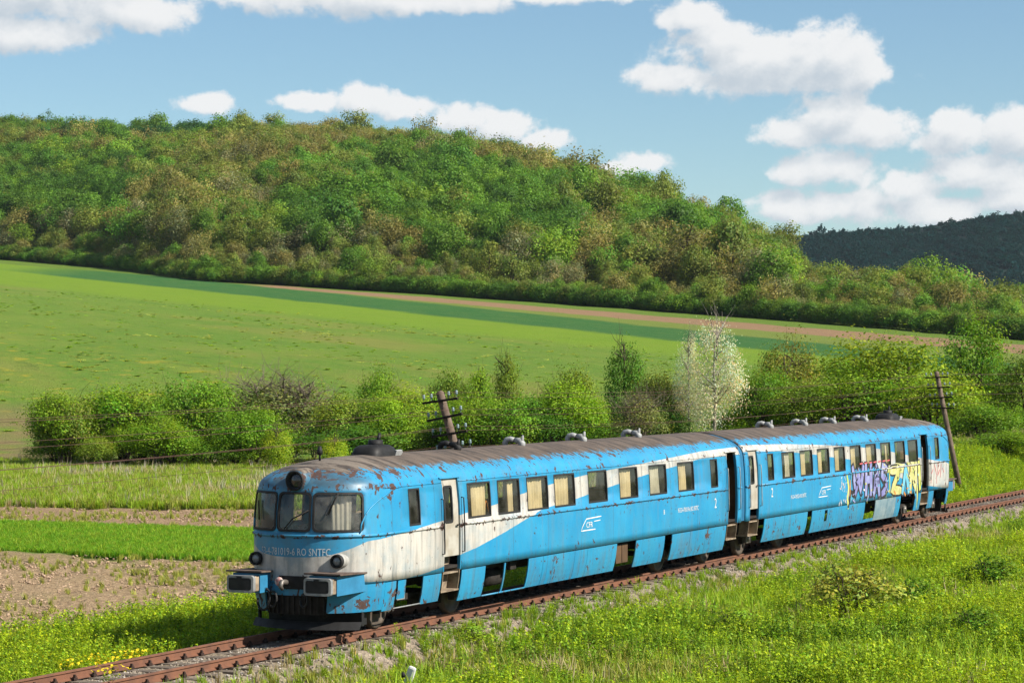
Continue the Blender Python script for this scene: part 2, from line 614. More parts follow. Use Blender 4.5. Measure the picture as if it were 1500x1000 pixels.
M_rail = simple('rail_rust', (.20, .088, .050), .75, .0, .35, 3.0, .3, .3, (.13, .062, .040), 30)
M_sleeper = simple('sleeper_wood', (.20, .165, .13), .9, 0, .4, 4.0, .2, .5, (.12, .095, .075), 25)
M_clip = simple('clip_rust', (.055, .035, .028), .85, .2, .3, 20.0, .2)
prof_b = [(-2.9, -1.0), (-2.3, -.74), (-1.55, -.25), (-.9, -.205), (0, -.215), (.9, -.205), (1.55, -.25), (2.3, -.74), (2.9, -1.0)]
xs = np.concatenate([[-300, -100], np.arange(-20, 140, .5), [160, 220, 320, 500]])
P = np.array([[(x, y + rng.normal(0, .03), z + rng.normal(0, .018)) for y, z in prof_b] for x in xs])
track = mesh_obj('railway_track', grid_mesh('ballast_bed', P, ballast_material()))
tag(track, 'single rusty railway track on a weedy stone ballast bed', kind='structure')
rail_prof = [(-.07, -.172), (.07, -.172), (.07, -.16), (.012, -.135), (.010, -.045), (.036, -.034), (.036, -.006), (.028, 0), (-.028, 0), (-.036, -.006), (-.036, -.034), (-.010, -.045), (-.012, -.135), (-.07, -.16)]
for sd_ in (-1, 1):
    mb = MB()
    n_ = len(rail_prof)
    xs2 = [-300, 0, 40, 80, 120, 500]
    vv = [(x, sd_ * .7535 + y, z) for x in xs2 for y, z in rail_prof]
    ff = [(i * n_ + k, i * n_ + (k + 1) % n_, (i + 1) * n_ + (k + 1) % n_, (i + 1) * n_ + k) for i in range(len(xs2) - 1) for k in range(n_)]
    mb.add(vv, ff)
    mb.build('rail', M_rail, track)
    mb = MB()
    for k in range(170):
        x = 27.0 + .6 * k
        for e in (-1, 1):
            y = sd_ * .7535 + e * .095
            mb.box((x, y, -.150), (.11, .07, .05))
            mb.box((x, y + e * .005, -.105), (.035, .035, .07))
            mb.box((x + .03, y - e * .02, -.12), (.03, .09, .03), Matrix.Rotation(e * .5, 3, 'X'))
    o = mb.build('rail_fastening', M_clip, track)
    tag(o, kind='stuff')
mb = MB()
mb.box((0, 0, 0), (.24, 2.5, .15), bev=.012)
sl_me = mb.mesh('sleeper', M_sleeper)
for k in range(170):
    o = mesh_obj('sleeper', sl_me, track)
    o.location = (27.0 + .6 * k, rng.normal(0, .015), -.255 + rng.normal(0, .006))
    o.rotation_euler = (0, 0, rng.normal(0, .012))

# ------------------------------------------------------------------ railcars
PROF = [(.30, 1.255), (.45, 1.305), (.60, 1.34), (.80, 1.375), (1.02, 1.395), (1.33, 1.41), (1.75, 1.412), (2.09, 1.405), (2.45, 1.39), (2.83, 1.36), (2.98, 1.325), (3.05, 1.29), (3.10, 1.25),
        (3.15, 1.195), (3.20, 1.125), (3.25, 1.04), (3.30, .935), (3.34, .83), (3.38, .70), (3.42, .55), (3.45, .42), (3.475, .28), (3.49, .16), (3.50, 0.0)]
PZ = np.array([a for a, b in PROF]); PW = np.array([b for a, b in PROF])
wz = lambda z: float(np.interp(z, PZ, PW))
E0 = [(0, 0), (2.05, 0), (2.5, .03), (2.83, .085), (2.98, .14), (3.05, .19), (3.10, .25), (3.15, .33), (3.20, .43), (3.25, .55), (3.30, .70), (3.34, .86), (3.38, 1.06), (3.42, 1.32), (3.45, 1.6), (3.475, 1.95), (3.49, 2.35), (3.50, 2.9)]
e0 = lambda z: float(np.interp(z, [a for a, b in E0], [b for a, b in E0]))
PEX = 2.3


def Dn(z):
    return 1.30 - e0(z) if z <= 2.98 else 1.16 * max(wz(z) / 1.325, .02) ** .8


def livery_material(name, U, L, rx, nose_t, dirn):
    m_, t, p, out = new_mat(name)
    tc = t.add('ShaderNodeTexCoord').outputs['Object']
    s = t.sep(tc)
    T = t.m('ADD', s[0], rx)
    Z = s[2]
    fac = t.m('DIVIDE', t.m('SUBTRACT', T, 43.0), 47.0)
    cu = t.m('MULTIPLY', t.curve(fac, [((a - 43) / 47, b / 4) for a, b in U]), 4.0)
    cl_ = t.m('MULTIPLY', t.curve(fac, [((a - 43) / 47, b / 4) for a, b in L]), 4.0)
    nw = t.m('MULTIPLY', t.m('SUBTRACT', t.noise(tc, 7, 3), .5), .02)
    Zw = t.m('ADD', Z, nw)
    white = t.m('MULTIPLY', t.ss(t.m('SUBTRACT', cu, Zw), -.006, .006), t.ss(t.m('SUBTRACT', Zw, cl_), -.006, .006))
    vst = t.vm('MULTIPLY', tc, (1.0, 1.0, .12))
    streak = t.noise(vst, 5.0, 6, .65)
    streakf = t.noise(vst, 22.0, 4, .6)
    big = t.noise(tc, .7, 4, .6)
    blue = t.mix(t.ss(big, .35, .68), (.008, .190, .375, 1), (.018, .232, .415, 1))
    blue = t.mix(t.m('MULTIPLY', t.ss(streakf, .45, .75), .22), blue, (.035, .20, .32, 1))
    wht = t.mix(t.ss(streak, .38, .7), (.44, .42, .385, 1), (.34, .31, .27, 1))
    c = t.mix(white, blue, wht)
    # nose end is greasy and grey
    e = t.m('MULTIPLY', t.m('SUBTRACT', T, nose_t), dirn)
    nose = t.m('MULTIPLY', t.ss(e, .75, .18), t.ss(t.noise(tc, 2.2, 5, .65), .30, .62))
    c = t.mix(t.m('MULTIPLY', nose, .34), c, (.060, .080, .095, 1))
    soot = t.m('MULTIPLY', t.m('MULTIPLY', t.ss(e, 1.5, .35), t.ss(Z, 2.80, 3.02)), t.ss(t.noise(tc, 1.7, 5, .65), .30, .55))
    c = t.mix(t.m('MULTIPLY', soot, .85), c, (.040, .046, .052, 1))
    low = t.m('MULTIPLY', t.ss(Z, 1.3, .35), t.ss(streak, .4, .7))
    c = t.mix(t.m('MULTIPLY', low, .45), c, (.055, .065, .065, 1))
    c = t.mix(t.m('MULTIPLY', t.ss(streak, .48, .72), .38), c, (.085, .12, .135, 1))
    fleck = t.ss(t.noise(t.vm('MULTIPLY', tc, (1, 1, .6)), 34, 3, .6), .66, .71)
    c = t.mix(t.m('MULTIPLY', fleck, .7), c, (.06, .05, .05, 1))
    c = t.mix(t.m('MULTIPLY', t.ss(t.noise(tc, 1.1, 6, .7), .42, .70), .40), c, (.040, .180, .275, 1))
    # sheet seams
    fr = t.m('FRACT', t.m('DIVIDE', T, 1.93))
    seam = t.m('MULTIPLY', t.ss(t.m('ABSOLUTE', t.m('SUBTRACT', fr, .5)), .0045, .0018), .8)
    c = t.mix(seam, c, (.05, .07, .08, 1))
    # flaking paint: primer and rust, thickest along the belt moulding, the gutter and the roof edge
    nz = t.noise(tc, 3.1, 6, .62, .4)
    nz2 = t.noise(t.vm('MULTIPLY', tc, (1.0, 1.0, .45)), 9.0, 5, .6, .3)
    belt = t.ss(t.m('ABSOLUTE', t.m('SUBTRACT', Z, 1.965)), .075, .02)
    gut = t.ss(t.m('ABSOLUTE', t.m('SUBTRACT', Z, 2.93)), .10, .02)
    top = t.ss(Z, 3.02, 3.2)
    cabp = t.m('MULTIPLY', t.ss(e, 4.0, 1.0), t.m('MAXIMUM', t.ss(Z, 2.3, 2.9), t.ss(Z, 1.5, 1.0)))
    thr = t.m('SUBTRACT', t.m('SUBTRACT', .668, t.m('ADD', t.m('MULTIPLY', cabp, .05), t.m('MULTIPLY', t.ss(Z, 1.12, .9), .035))), t.m('ADD', t.m('MULTIPLY', belt, .105), t.m('ADD', t.m('MULTIPLY', gut, .075), t.m('MULTIPLY', top, .075))))
    nzm = t.m('MAXIMUM', nz, t.m('SUBTRACT', nz2, .012))
    rust = t.ss(t.m('SUBTRACT', nzm, thr), -.004, .010)
    rustc = t.mix(t.noise(tc, 25, 3), (.030, .021, .021, 1), (.085, .040, .028, 1))
    c = t.mix(rust, c, rustc)
    # roof: bare weathered sheet with dirt that runs down over the edge
    run = t.noise(t.vm('MULTIPLY', tc, (1.0, .35, .35)), 7.5, 5, .7)
    zr = t.m('ADD', Z, t.m('MULTIPLY', t.m('SUBTRACT', run, .5), .46))
    roof = t.ss(zr, 3.235, 3.285)
    rn = t.noise(t.vm('MULTIPLY', tc, (1.0, .22, .5)), 4.5, 6, .72)
    rc = t.mix(t.ss(rn, .32, .68), (.028, .022, .019, 1), (.115, .086, .066, 1))
    fl = t.ss(e, 4.2, 1.2)
    rc = t.mix(t.m('MULTIPLY', fl, t.ss(rn, .40, .6)), rc, (.15, .125, .10, 1))
    c = t.mix(roof, c, rc)
    t.put(p.inputs['Base Color'], c)
    rr = t.m('MAXIMUM', rust, roof)
    t.put(p.inputs['Roughness'], t.m('ADD', t.m('MULTIPLY', rr, .42), t.ss(streak, .3, .7, .40, .56)))
    p.inputs['Specular IOR Level'].default_value = .45
    b = t.add('ShaderNodeBump')
    b.inputs['Strength'].default_value = .6
    b.inputs['Distance'].default_value = .02
    hgt = t.m('ADD', t.m('SUBTRACT', t.m('MULTIPLY', t.noise(tc, 1.6, 3, .5), 1.2), t.m('MULTIPLY', rust, .3)), t.m('MULTIPLY', seam, -.6))
    t.put(b.inputs['Height'], hgt)
    t.l.new(b.outputs[0], p.inputs['Normal'])
    return m_


def glass_material(name, tint, refl=1.0, dust=.10):
    m_, t, p, out = new_mat(name)
    t.n.remove(p)
    tr = t.add('ShaderNodeBsdfTransparent')
    tc = t.add('ShaderNodeTexCoord').outputs['Object']
    n = t.noise(tc, 2.5, 5, .6)
    t.put(tr.inputs[0], t.mix(n, (*tint, 1), (*[x * .8 for x in tint], 1)))
    gl = t.add('ShaderNodeBsdfGlossy')
    gl.inputs['Roughness'].default_value = .06
    gl.inputs['Color'].default_value = (.9, .93, .95, 1)
    fr = t.add('ShaderNodeLayerWeight')
    schlick = t.m('ADD', .04, t.m('MULTIPLY', .96, t.m('POWER', fr.outputs['Facing'], 5.0)))
    df = t.add('ShaderNodeBsdfDiffuse')
    df.inputs['Color'].default_value = (.32, .31, .28, 1)
    m1 = t.add('ShaderNodeMixShader')
    t.put(m1.inputs[0], t.m('MULTIPLY', t.ss(n, .25, .75), dust))
    t.l.new(tr.outputs[0], m1.inputs[1]); t.l.new(df.outputs[0], m1.inputs[2])
    m2 = t.add('ShaderNodeMixShader')
    t.put(m2.inputs[0], t.m('MULTIPLY', schlick, refl))
    t.l.new(m1.outputs[0], m2.inputs[1]); t.l.new(gl.outputs[0], m2.inputs[2])
    t.l.new(m2.outputs[0], out.inputs[0])
    return m_


M_glass = glass_material('window_glass', (.90, .92, .87))
M_front_glass = glass_material('windscreen_glass', (.86, .88, .86), 1.0, .32)
M_rubber = simple('black_rubber', (.015, .015, .016), .7, 0, .3, 8)
M_black = simple('black_metal', (.018, .018, .019), .65, .1, .4, 5, .3)
M_dark = simple('underframe_grime', (.040, .034, .030), .9, 0, .4, 3, .2, .4)
M_curtain = simple('curtain_cloth', (.74, .58, .35), .95, 0, .22, 2.5, .1)
M_curtain2 = simple('faded_curtain_cloth', (.64, .57, .45), .95, 0, .22, 2.5, .1)
M_white = simple('dirty_white_paint', (.48, .455, .40), .5, 0, .25, 2.2, .4, .15, (.34, .30, .235))
M_brownwood = simple('brown_panel', (.12, .065, .030), .7, 0, .4, 2.0)
M_step = simple('worn_step_plate', (.38, .30, .21), .8, 0, .4, 3.0, .3, .3, (.14, .10, .07))
M_lblue = simple('faded_blue_paint', (.035, .22, .41), .5, 0, .2, 2.5, .4, .15, (.022, .165, .31))
M_grey = simple('grey_steel', (.30, .31, .31), .6, .1, .3, 6, .4)
M_pale = simple('pale_alloy', (.36, .37, .37), .6, 0, .25, 8, .4, .2)
M_rustroof = simple('rusty_sheet', (.15, .11, .09), .85, 0, .4, 4, .2, .4, (.085, .06, .05))
M_steel = simple('worn_steel', (.22, .20, .18), .5, .5, .4, 5, .5)
M_wheel = simple('wheel_steel', (.11, .085, .065), .7, .3, .4, 4, .4)
M_lens = simple('lamp_glass', (.25, .27, .28), .12, 0, .3, 12, .8)
M_lettering = simple('white_lettering', (.74, .76, .77), .6, 0, .15, 5)
M_frontletter = simple('worn_white_lettering', (.62, .66, .68), .6, 0, .3, 5)
M_seat = simple('brown_seat_cover', (.10, .055, .030), .9, 0, .3, 3)
M_orange = simple('orange_plastic', (.50, .17, .02), .5, 0, .2, 3)
M_bellows = simple('shaded_blue_hood', (.022, .17, .33), .6, 0, .3, 2, .3, .2, (.016, .12, .24))


def text_polys(txt, size):
    cu = bpy.data.curves.new('t', 'FONT')
    cu.body = txt
    cu.size = size
    cu.resolution_u = 2
    cu.align_x = 'CENTER'
    o = bpy.data.objects.new('t', cu)
    me = o.to_mesh()
    vs_ = [(v.co.x, v.co.y) for v in me.vertices]
    fs_ = [tuple(f.vertices) for f in me.polygons]
    o.to_mesh_clear()
    bpy.data.objects.remove(o)
    bpy.data.curves.remove(cu)
    return vs_, fs_


class Car:
    def __init__(self, name, label, nose_t, dirn, end_t, windows, doors, smallw, cabw, U, L, rx):
        self.rx, self.nose_t, self.dirn, self.end_t = rx, nose_t, dirn, end_t
        self.root = empty(name, (rx, 0, 0))
        tag(self.root, label, 'railcar')
        self.paint = livery_material(name + '_livery', U, L, rx, nose_t, dirn)
        self.windows, self.doors, self.smallw, self.cabw = windows, doors, smallw, cabw
        al = np.linspace(0, np.pi / 2, 400)
        pts = np.array([self.Pn(a, 2.4) for a in al])
        self.al = al
        self.arc = np.concatenate([[0], np.cumsum(np.linalg.norm(np.diff(pts, axis=0), axis=1))])

    # surface of the body: straight sides and rounded nose
    def Ps(self, sd):
        return lambda t, z, off=0.0: Vector((t - self.rx, sd * (wz(z) + off), z))

    def Pn(self, a, z, off=0.0):
        ca, sa = max(math.cos(a), 0), math.sin(a)
        e = e0(z) + Dn(z) * (1 - ca ** (2 / PEX))
        y = math.copysign(wz(z) * abs(sa) ** (2 / PEX), sa)
        p = Vector((self.nose_t + self.dirn * e - self.rx, y, z))
        if off:
            n = Vector((-self.dirn * (abs(ca) ** (2 - 2 / PEX)) / max(Dn(z), .3), math.copysign(abs(sa) ** (2 - 2 / PEX), sa) / max(wz(z), .3), 0.0))
            if n.length < 1e-6:
                n = Vector((-self.dirn, 0, 0))
            p += n.normalized() * off
        return p

    def Parc(self, h, z, off=0.0):
        """h: metres round the nose from the centre line, negative on the near side"""
        a = float(np.interp(abs(h), self.arc, self.al))
        return self.Pn(math.copysign(a, h), z, off)

    def h_of_y(self, y):
        a = math.asin(min((abs(y) / wz(2.45)) ** (PEX / 2), 1))
        return math.copysign(float(np.interp(a, self.al, self.arc)), y)

    def ring(self, mb, fn, h0, h1, z0, z1, grow, shrink, rad, off, th=.02, seg=4):
        def path(g, r):
            a0, a1, b0, b1 = h0 - g, h1 + g, z0 - g, z1 + g
            out = []
            for cx, cz, st in ((a1 - r, b1 - r, 0), (a0 + r, b1 - r, 1), (a0 + r, b0 + r, 2), (a1 - r, b0 + r, 3)):
                for k in range(seg + 1):
                    t_ = (st + k / seg) * math.pi / 2
                    out.append((cx + r * math.cos(t_), cz + r * math.sin(t_)))
            # extra points along long sides follow the curved nose
            res = []
            for i, p in enumerate(out):
                q = out[(i + 1) % len(out)]
                n_ = max(1, int(math.dist(p, q) / .12))
                for k in range(n_):
                    res.append((p[0] + (q[0] - p[0]) * k / n_, p[1] + (q[1] - p[1]) * k / n_))
            return res
        po = path(grow, max(rad, .01))
        n = len(po)
        sx = ((h1 - h0) - 2 * shrink) / ((h1 - h0) + 2 * grow)
        sz = ((z1 - z0) - 2 * shrink) / ((z1 - z0) + 2 * grow)
        cx, cz = (h0 + h1) / 2, (z0 + z1) / 2
        pi_ = [(cx + (x - cx) * sx, cz + (z - cz) * sz) for x, z in po]
        A = [fn(x, z, off) for x, z in po]; B = [fn(x, z, off) for x, z in pi_]
        Cc = [fn(x, z, off - th) for x, z in pi_]; Dd = [fn(x, z, off - th) for x, z in po]
        ff = []
        for i in range(n):
            j = (i + 1) % n
            ff += [(i, j, n + j, n + i), (n + i, n + j, 2 * n + j, 2 * n + i), (3 * n + i, i, j, 3 * n + j)[::-1]]
        mb.add(A + B + Cc + Dd, ff)

    def patch(self, mb, fn, h0, h1, z0, z1, off, nh=1, nz=4, smooth=True):
        vv = [fn(h0 + (h1 - h0) * i / nh, z0 + (z1 - z0) * k / nz, off) for i in range(nh + 1) for k in range(nz + 1)]
        ff = [(i * (nz + 1) + k, (i + 1) * (nz + 1) + k, (i + 1) * (nz + 1) + k + 1, i * (nz + 1) + k + 1) for i in range(nh) for k in range(nz)]
        mb.add(vv, ff, smooth)

    def slab(self, mb, fn, h0, h1, z0, z1, off, th, nh=1, nz=4):
        """curved plate with thickness"""
        N = (nh + 1) * (nz + 1)
        idx = lambda i, k: i * (nz + 1) + k
        vv = []
        for o_ in (off, off - th):
            vv += [fn(h0 + (h1 - h0) * i / nh, z0 + (z1 - z0) * k / nz, o_) for i in range(nh + 1) for k in range(nz + 1)]
        ff = []
        for i in range(nh):
            for k in range(nz):
                a, b, c_, d_ = idx(i, k), idx(i + 1, k), idx(i + 1, k + 1), idx(i, k + 1)
                ff += [(a, b, c_, d_), (N + d_, N + c_, N + b, N + a)]
        for i in range(nh):
            for k in (0, nz):
                ff.append((idx(i, k), idx(i + 1, k), N + idx(i + 1, k), N + idx(i, k)))
        for k in range(nz):
            for i in (0, nh):
                ff.append((idx(i, k), idx(i, k + 1), N + idx(i, k + 1), N + idx(i, k)))
        mb.add(vv, ff)

    def decal(self, mb, fn, h0, z0, txt, size, sx=1.0, flip=1, off=.006):
        vs_, fs_ = text_polys(txt, size)
        mb.add([fn(h0 + flip * x * sx, z0 + y, off) for x, y in vs_], fs_)

    def shell(self):
        zs = [1.02, 1.2, 1.33, 1.55, 1.8, 1.93, 2.09, 2.3, 2.5, 2.7, 2.83, 2.9, 2.98, 3.02, 3.05, 3.08, 3.1, 3.125, 3.15, 3.175, 3.2, 3.225, 3.25, 3.275, 3.3, 3.32, 3.34, 3.36, 3.38, 3.4, 3.42, 3.435, 3.45, 3.463, 3.475, 3.483, 3.49, 3.496, 3.5]
        tang = self.nose_t + self.dirn * 1.30
        ts = {self.end_t, tang}
        holes = []                                    # t0, t1, z0, z1, side
        for a, b in self.windows + self.smallw + self.cabw:
            ts |= {a, b}
            for sd in (-1, 1):
                holes.append((a, b, 2.09, 2.83, sd))
        for a, b, _ in self.doors:
            ts |= {a, b}
            holes.append((a, b, 1.02, 2.98, -1))
        lo, hi = min(self.end_t, tang), max(self.end_t, tang)
        for t_ in np.arange(lo + .6, hi, .9):
            if min(abs(t_ - q) for q in ts) > .3:
                ts.add(float(t_))
        ts = sorted(ts, reverse=self.dirn > 0)        # from the gangway end to the nose
        ys = [.36, .43, 1.24]
        aw = [math.asin((y / wz(2.45)) ** (PEX / 2)) for y in ys]
        aa = sorted(set([0.0] + aw + [R(x) for x in (6, 22, 30, 38, 46, 53, 67, 73, 79, 85)]))
        al = [-math.pi / 2 + 1e-6] + [-a for a in aa[::-1] if a > 0] + aa + [math.pi / 2 - 1e-6]
        fh = [(-aw[2], -aw[1]), (-aw[0], aw[0]), (aw[1], aw[2])]
        cols = [('s', t_, -1) for t_ in ts[:-1]] + [('n', a, 0) for a in al] + [('s', t_, 1) for t_ in ts[:-1][::-1]]
        vid = {}
        mb = MB()
        kt = self.nose_t + self.dirn * 4.0
        for j, (k, q, sd) in enumerate(cols):
            for i, z in enumerate(zs):
                if k == 'n':
                    p = self.Pn(q, z)
                else:
                    t_ = q
                    tg = self.nose_t + self.dirn * (e0(z) + Dn(z))
                    if (q - kt) * self.dirn < 0:       # squeeze the columns next to the nose where the roof slopes back
                        t_ = kt + (q - kt) * (tg - kt) / (tang - kt)
                    p = Vector((t_ - self.rx, sd * wz(z), z))
                vid[j, i] = len(mb.v)
                mb.v.append(tuple(p))
        eps = 1e-4
        for j in range(len(cols) - 1):
            for i in range(len(zs) - 1):
                z0, z1 = zs[i], zs[i + 1]
                a, b = cols[j], cols[j + 1]
                skip = False
                if a[0] == 's' or b[0] == 's':
                    ta = a[1] if a[0] == 's' else tang
                    tb = b[1] if b[0] == 's' else tang
                    sd = a[2] if a[0] == 's' else b[2]
                    l_, h_ = min(ta, tb), max(ta, tb)
                    for h in holes:
                        if h[4] == sd and l_ >= h[0] - eps and h_ <= h[1] + eps and z0 >= h[2] - eps and z1 <= h[3] + eps:
                            skip = True
                else:
                    for f0, f1 in fh:
                        if a[1] >= f0 - eps and b[1] <= f1 + eps and z0 >= 2.09 - eps and z1 <= 2.83 + eps:
                            skip = True
                if not skip:
                    mb.f.append((vid[j, i], vid[j + 1, i], vid[j + 1, i + 1], vid[j, i + 1]))
                    mb.sm.append(True); mb.mi.append(0)
        me = mb.mesh('body', self.paint)
        bm = bmesh.new(); bm.from_mesh(me)
        bmesh.ops.remove_doubles(bm, verts=bm.verts[:], dist=.0015)
        bmesh.ops.recalc_face_normals(bm, faces=bm.faces[:])
        bm.to_mesh(me); bm.free()
        o = mesh_obj('body', me, self.root)
        md = o.modifiers.new('thickness', 'SOLIDIFY')
        md.thickness = .045
        md.offset = -1
        self.body = o
        return o

    def window(self, a, b, curtains, sd=-1, z0=2.09, z1=2.83):
        fn = self.Ps(sd)
        mb = MB()
        self.ring(mb, fn, a, b, z0, z1, .012, .028, .02, .004, .05, 2)
        w_ = mb.build('window', M_rubber, self.root)
        mb = MB()
        self.patch(mb, fn, a, b, z0, z1, -.025, 1, 3)
        mb.build('pane', M_glass, w_)
        for f0, f1 in curtains:
            mb = MB()
            n = max(6, int((f1 - f0) * 40))
            ph = rng.uniform(0, 6)
            kq = rng.uniform(7, 9.5)
            rows = 5
            vv = []
            tap = rng.uniform(-.04, .04)
            for i in range(n + 1):
                for k in range(rows):
                    fz = k / (rows - 1)
                    f = f0 + (f1 - f0) * i / n + tap * (fz - .6) * (i / n)
                    x = a + (b - a) * f
                    z = z0 - .03 + (z1 - .02 - z0 + .03) * fz
                    dep = .028 * math.sin(i / n * (f1 - f0) * kq * 6.28 + ph + .5 * math.sin(fz * 3)) + .012 * math.sin(i * 1.7 + ph)
                    vv.append((x - self.rx, sd * (wz(z) - .115 + dep), z))
            ff = [(i * rows + k, (i + 1) * rows + k, (i + 1) * rows + k + 1, i * rows + k + 1) for i in range(n) for k in range(rows - 1)]
            mb.add(vv, ff, True)
            mb.build('curtain', M_curtain if rng.random() < .75 else M_curtain2, w_)
        return w_

    def door(self, a, b, open_, wfrac=(.18, .62)):
        fn = self.Ps(-1)
        if not open_:
            mb = MB()
            wa, wb = a + (b - a) * wfrac[0], a + (b - a) * wfrac[1]
            a_, b_ = a + .012, b - .012
            for (h0, h1, z0, z1) in ((a_, wa, 1.335, 2.965), (wb, b_, 1.335, 2.965), (wa, wb, 1.335, 2.06), (wa, wb, 2.80, 2.965)):
                self.slab(mb, fn, h0, h1, z0, z1, -.035, .04, 1, 3)
            d_ = mb.build('door', M_white, self.root)
            mb = MB()
            self.ring(mb, fn, wa, wb, 2.06, 2.80, .03, .02, .07, -.028, .03, 4)
            mb.build('window_frame', M_rubber, d_)
            mb = MB()
            self.patch(mb, fn, wa, wb, 2.06, 2.80, -.05)
            mb.build('pane', M_glass, d_)
            mb = MB()
            p0 = fn(b_ - .10, 1.98, .01)
            mb.box(p0, (.12, .03, .03))
            mb.build('handle', M_black, d_)
        else:
            mb = MB()                                  # leaf folded back inside the vestibule
            mb.box((a + .03 - self.rx, -1.10, 2.15), (.04, .5, 1.62), bev=.006)
            mb.build('door', M_white, self.root)
            mb = MB()
            mb.box(((a + b) / 2 - self.rx, -.62, 2.1), (b - a + .5, .04, 1.9))
            mb.build('vestibule_wall', M_brownwood, self.root)
        # jambs, drip strip and grab rails
        mb = MB()
        for x in (a - .01, b + .01):
            self.slab(mb, fn, x - .012, x + .012, 1.03, 2.98, .006, .07, 1, 5)
        self.slab(mb, fn, a - .1, b + .1, 2.985, 3.012, .035, .05, 1, 1)
        mb.build('door_frame', self.paint, self.root)
        for x in (a - .09, b + .09):
            mb = MB()
            mb.tube([fn(x, 1.40, 0), fn(x, 1.41, .06), fn(x, 1.6, .06), fn(x, 2.3, .06), fn(x, 2.55, .06), fn(x, 2.56, 0)], .014, 6)
            mb.build('grab_rail', M_black if open_ is False and self.dirn > 0 else M_grey, self.root)
        # step well under the door
        mb = MB()
        self.slab(mb, fn, a, b, .62, 1.33, -.26, .03, 1, 2)
        mb.box(((a + b) / 2 - self.rx, -1.17, .60), (b - a + .06, .36, .035))
        mb.box(((a + b) / 2 - self.rx, -1.24, .98), (b - a - .04, .24, .03))
        for x in (a, b):
            self.slab(mb, fn, x - .01, x + .01, .6, 1.04, -.005, .27, 1, 2)
        mb.build('step_well', M_step, self.root)

    def skirt(self, a, b, z0=.34, z1=1.005, sd=-1, mat=None, nh=1):
        mb = MB()
        self.slab(mb, self.Ps(sd), a + .006, b - .006, z0, z1, 0, .025, nh, 5)
        o = mb.build('skirt_panel', mat or self.paint, self.root)
        for p in o.data.polygons:
            p.use_smooth = False
        return o

    def tube_part(self, name, pts, r, mat, parent=None, n=6):
        mb = MB()
        mb.tube(pts, r, n)
        return mb.build(name, mat, parent or self.root)

    def wheelset(self, bogie, t_):
        for sd in (-1, 1):
            mb = MB()
            mb.lathe([(.06, -.09), (.12, -.09), (.14, -.05), (.36, -.035), (.385, -.065), (.45, -.065), (.452, .02), (.475, .035), (.475, .062), (.38, .062), (.36, .04), (.12, .05), (.06, .05)],
                     (t_ - self.rx, sd * .765, .452), 'Y', 26)
            if sd < 0:
                pass
            else:
                b0 = mb.v
                mb.v = [(x, 2 * sd * .765 - y, z) for x, y, z in b0]
            mb.build('wheel', M_wheel, bogie)
        mb = MB()
        mb.lathe([(.07, -.7), (.07, .7)], (t_ - self.rx, 0, .452), 'Y', 10)
        mb.build('axle', M_dark, bogie)
        for sd in (-1, 1):
            mb = MB()
            mb.box((t_ - self.rx, sd * .98, .47), (.30, .22, .26), bev=.03)
            mb.lathe([(.0, sd * .13), (.09, sd * .13), (.09, sd * .0)], (t_ - self.rx, sd * .98, .47), 'Y', 12)
            mb.build('axle_box', M_steel, bogie)

    def bogie(self, ta, tb):
        mb = MB()
        c = (ta + tb) / 2 - self.rx
        L_ = abs(tb - ta)
        for sd in (-1, 1):
            mb.box((c, sd * .98, .58), (L_ + .9, .10, .14), bev=.02)
            mb.box((c, sd * .98, .45), (1.1, .14, .16), bev=.02)
            for q in (-.3, 0, .3):
                mb.lathe([(.07, -.09), (.07, .09)], (c + q, sd * 1.0, .50), 'Z', 8)
            for t_ in (ta, tb):
                for e in (-.32, .32):
                    mb.box((t_ - self.rx + e, sd * .98, .44), (.09, .12, .22))
        mb.box((c, 0, .55), (.6, 1.8, .2))
        for t_ in (ta, tb):
            for sd in (-1, 1):
                mb.box((t_ - self.rx + (.52 if t_ < c + self.rx else -.52), sd * .77, .45), (.06, .12, .36))
        b_ = mb.build('bogie', M_dark, self.root)
        for t_ in (ta, tb):
            self.wheelset(b_, t_)

    def vent(self, t_, mat):
        mb = MB()
        x = t_ - self.rx
        z = 3.44
        mb.tube([(x, .21, z), (x, .22, z + .10), (x, .18, z + .165), (x, .08, z + .19), (x, -.02, z + .165)], [.06, .068, .068, .064, .06], 9)
        mb.tube([(x, -.21, z - .02), (x, -.22, z + .09), (x, -.17, z + .15), (x, -.04, z + .165)], [.085, .088, .08, .06], 9)
        mb.tube([(x, -.20, z + .08), (x, -.23, z + .20), (x, -.25, z + .28)], [.066, .045, .02], 8)
        return mb.build('roof_ventilator', mat, self.root)


M_fadedskirt = simple('graffitied_grey_blue_paint', (.12, .22, .28), .7, 0, .5, 1.4, .3, .1, (.26, .33, .35))
c1U = [(43.0, 1.55), (43.88, 1.55), (43.93, 1.64), (44.45, 1.87), (46.11, 1.98), (47.68, 2.11), (48.66, 2.2), (50.2, 2.31), (51.64, 2.48), (53.18, 2.62), (54.72, 2.73), (56.68, 2.82), (59.4, 2.92), (63.32, 3.07), (65.83, 3.10), (66.4, 3.10)]
c1L = [(43.0, 1.10), (44.13, 1.07), (45.96, 1.02), (46.8, 1.06), (47.67, 1.14), (48.45, 1.34), (49.3, 1.44), (50.73, 1.69), (52.76, 2.09), (54.72, 2.23), (56.68, 2.41), (58.57, 2.57), (60.53, 2.71), (61.65, 2.78), (63.0, 2.88), (66.4, 2.90)]
c2U = [(66.4, 3.14), (70.2, 3.07), (72.9, 2.97), (74.65, 2.9), (77.41, 2.76), (79.28, 2.66), (80.91, 2.5), (82.57, 2.35), (84.19, 2.2), (85.21, 2.11), (87.43, 1.94), (88.6, 1.75), (90, 1.56)]
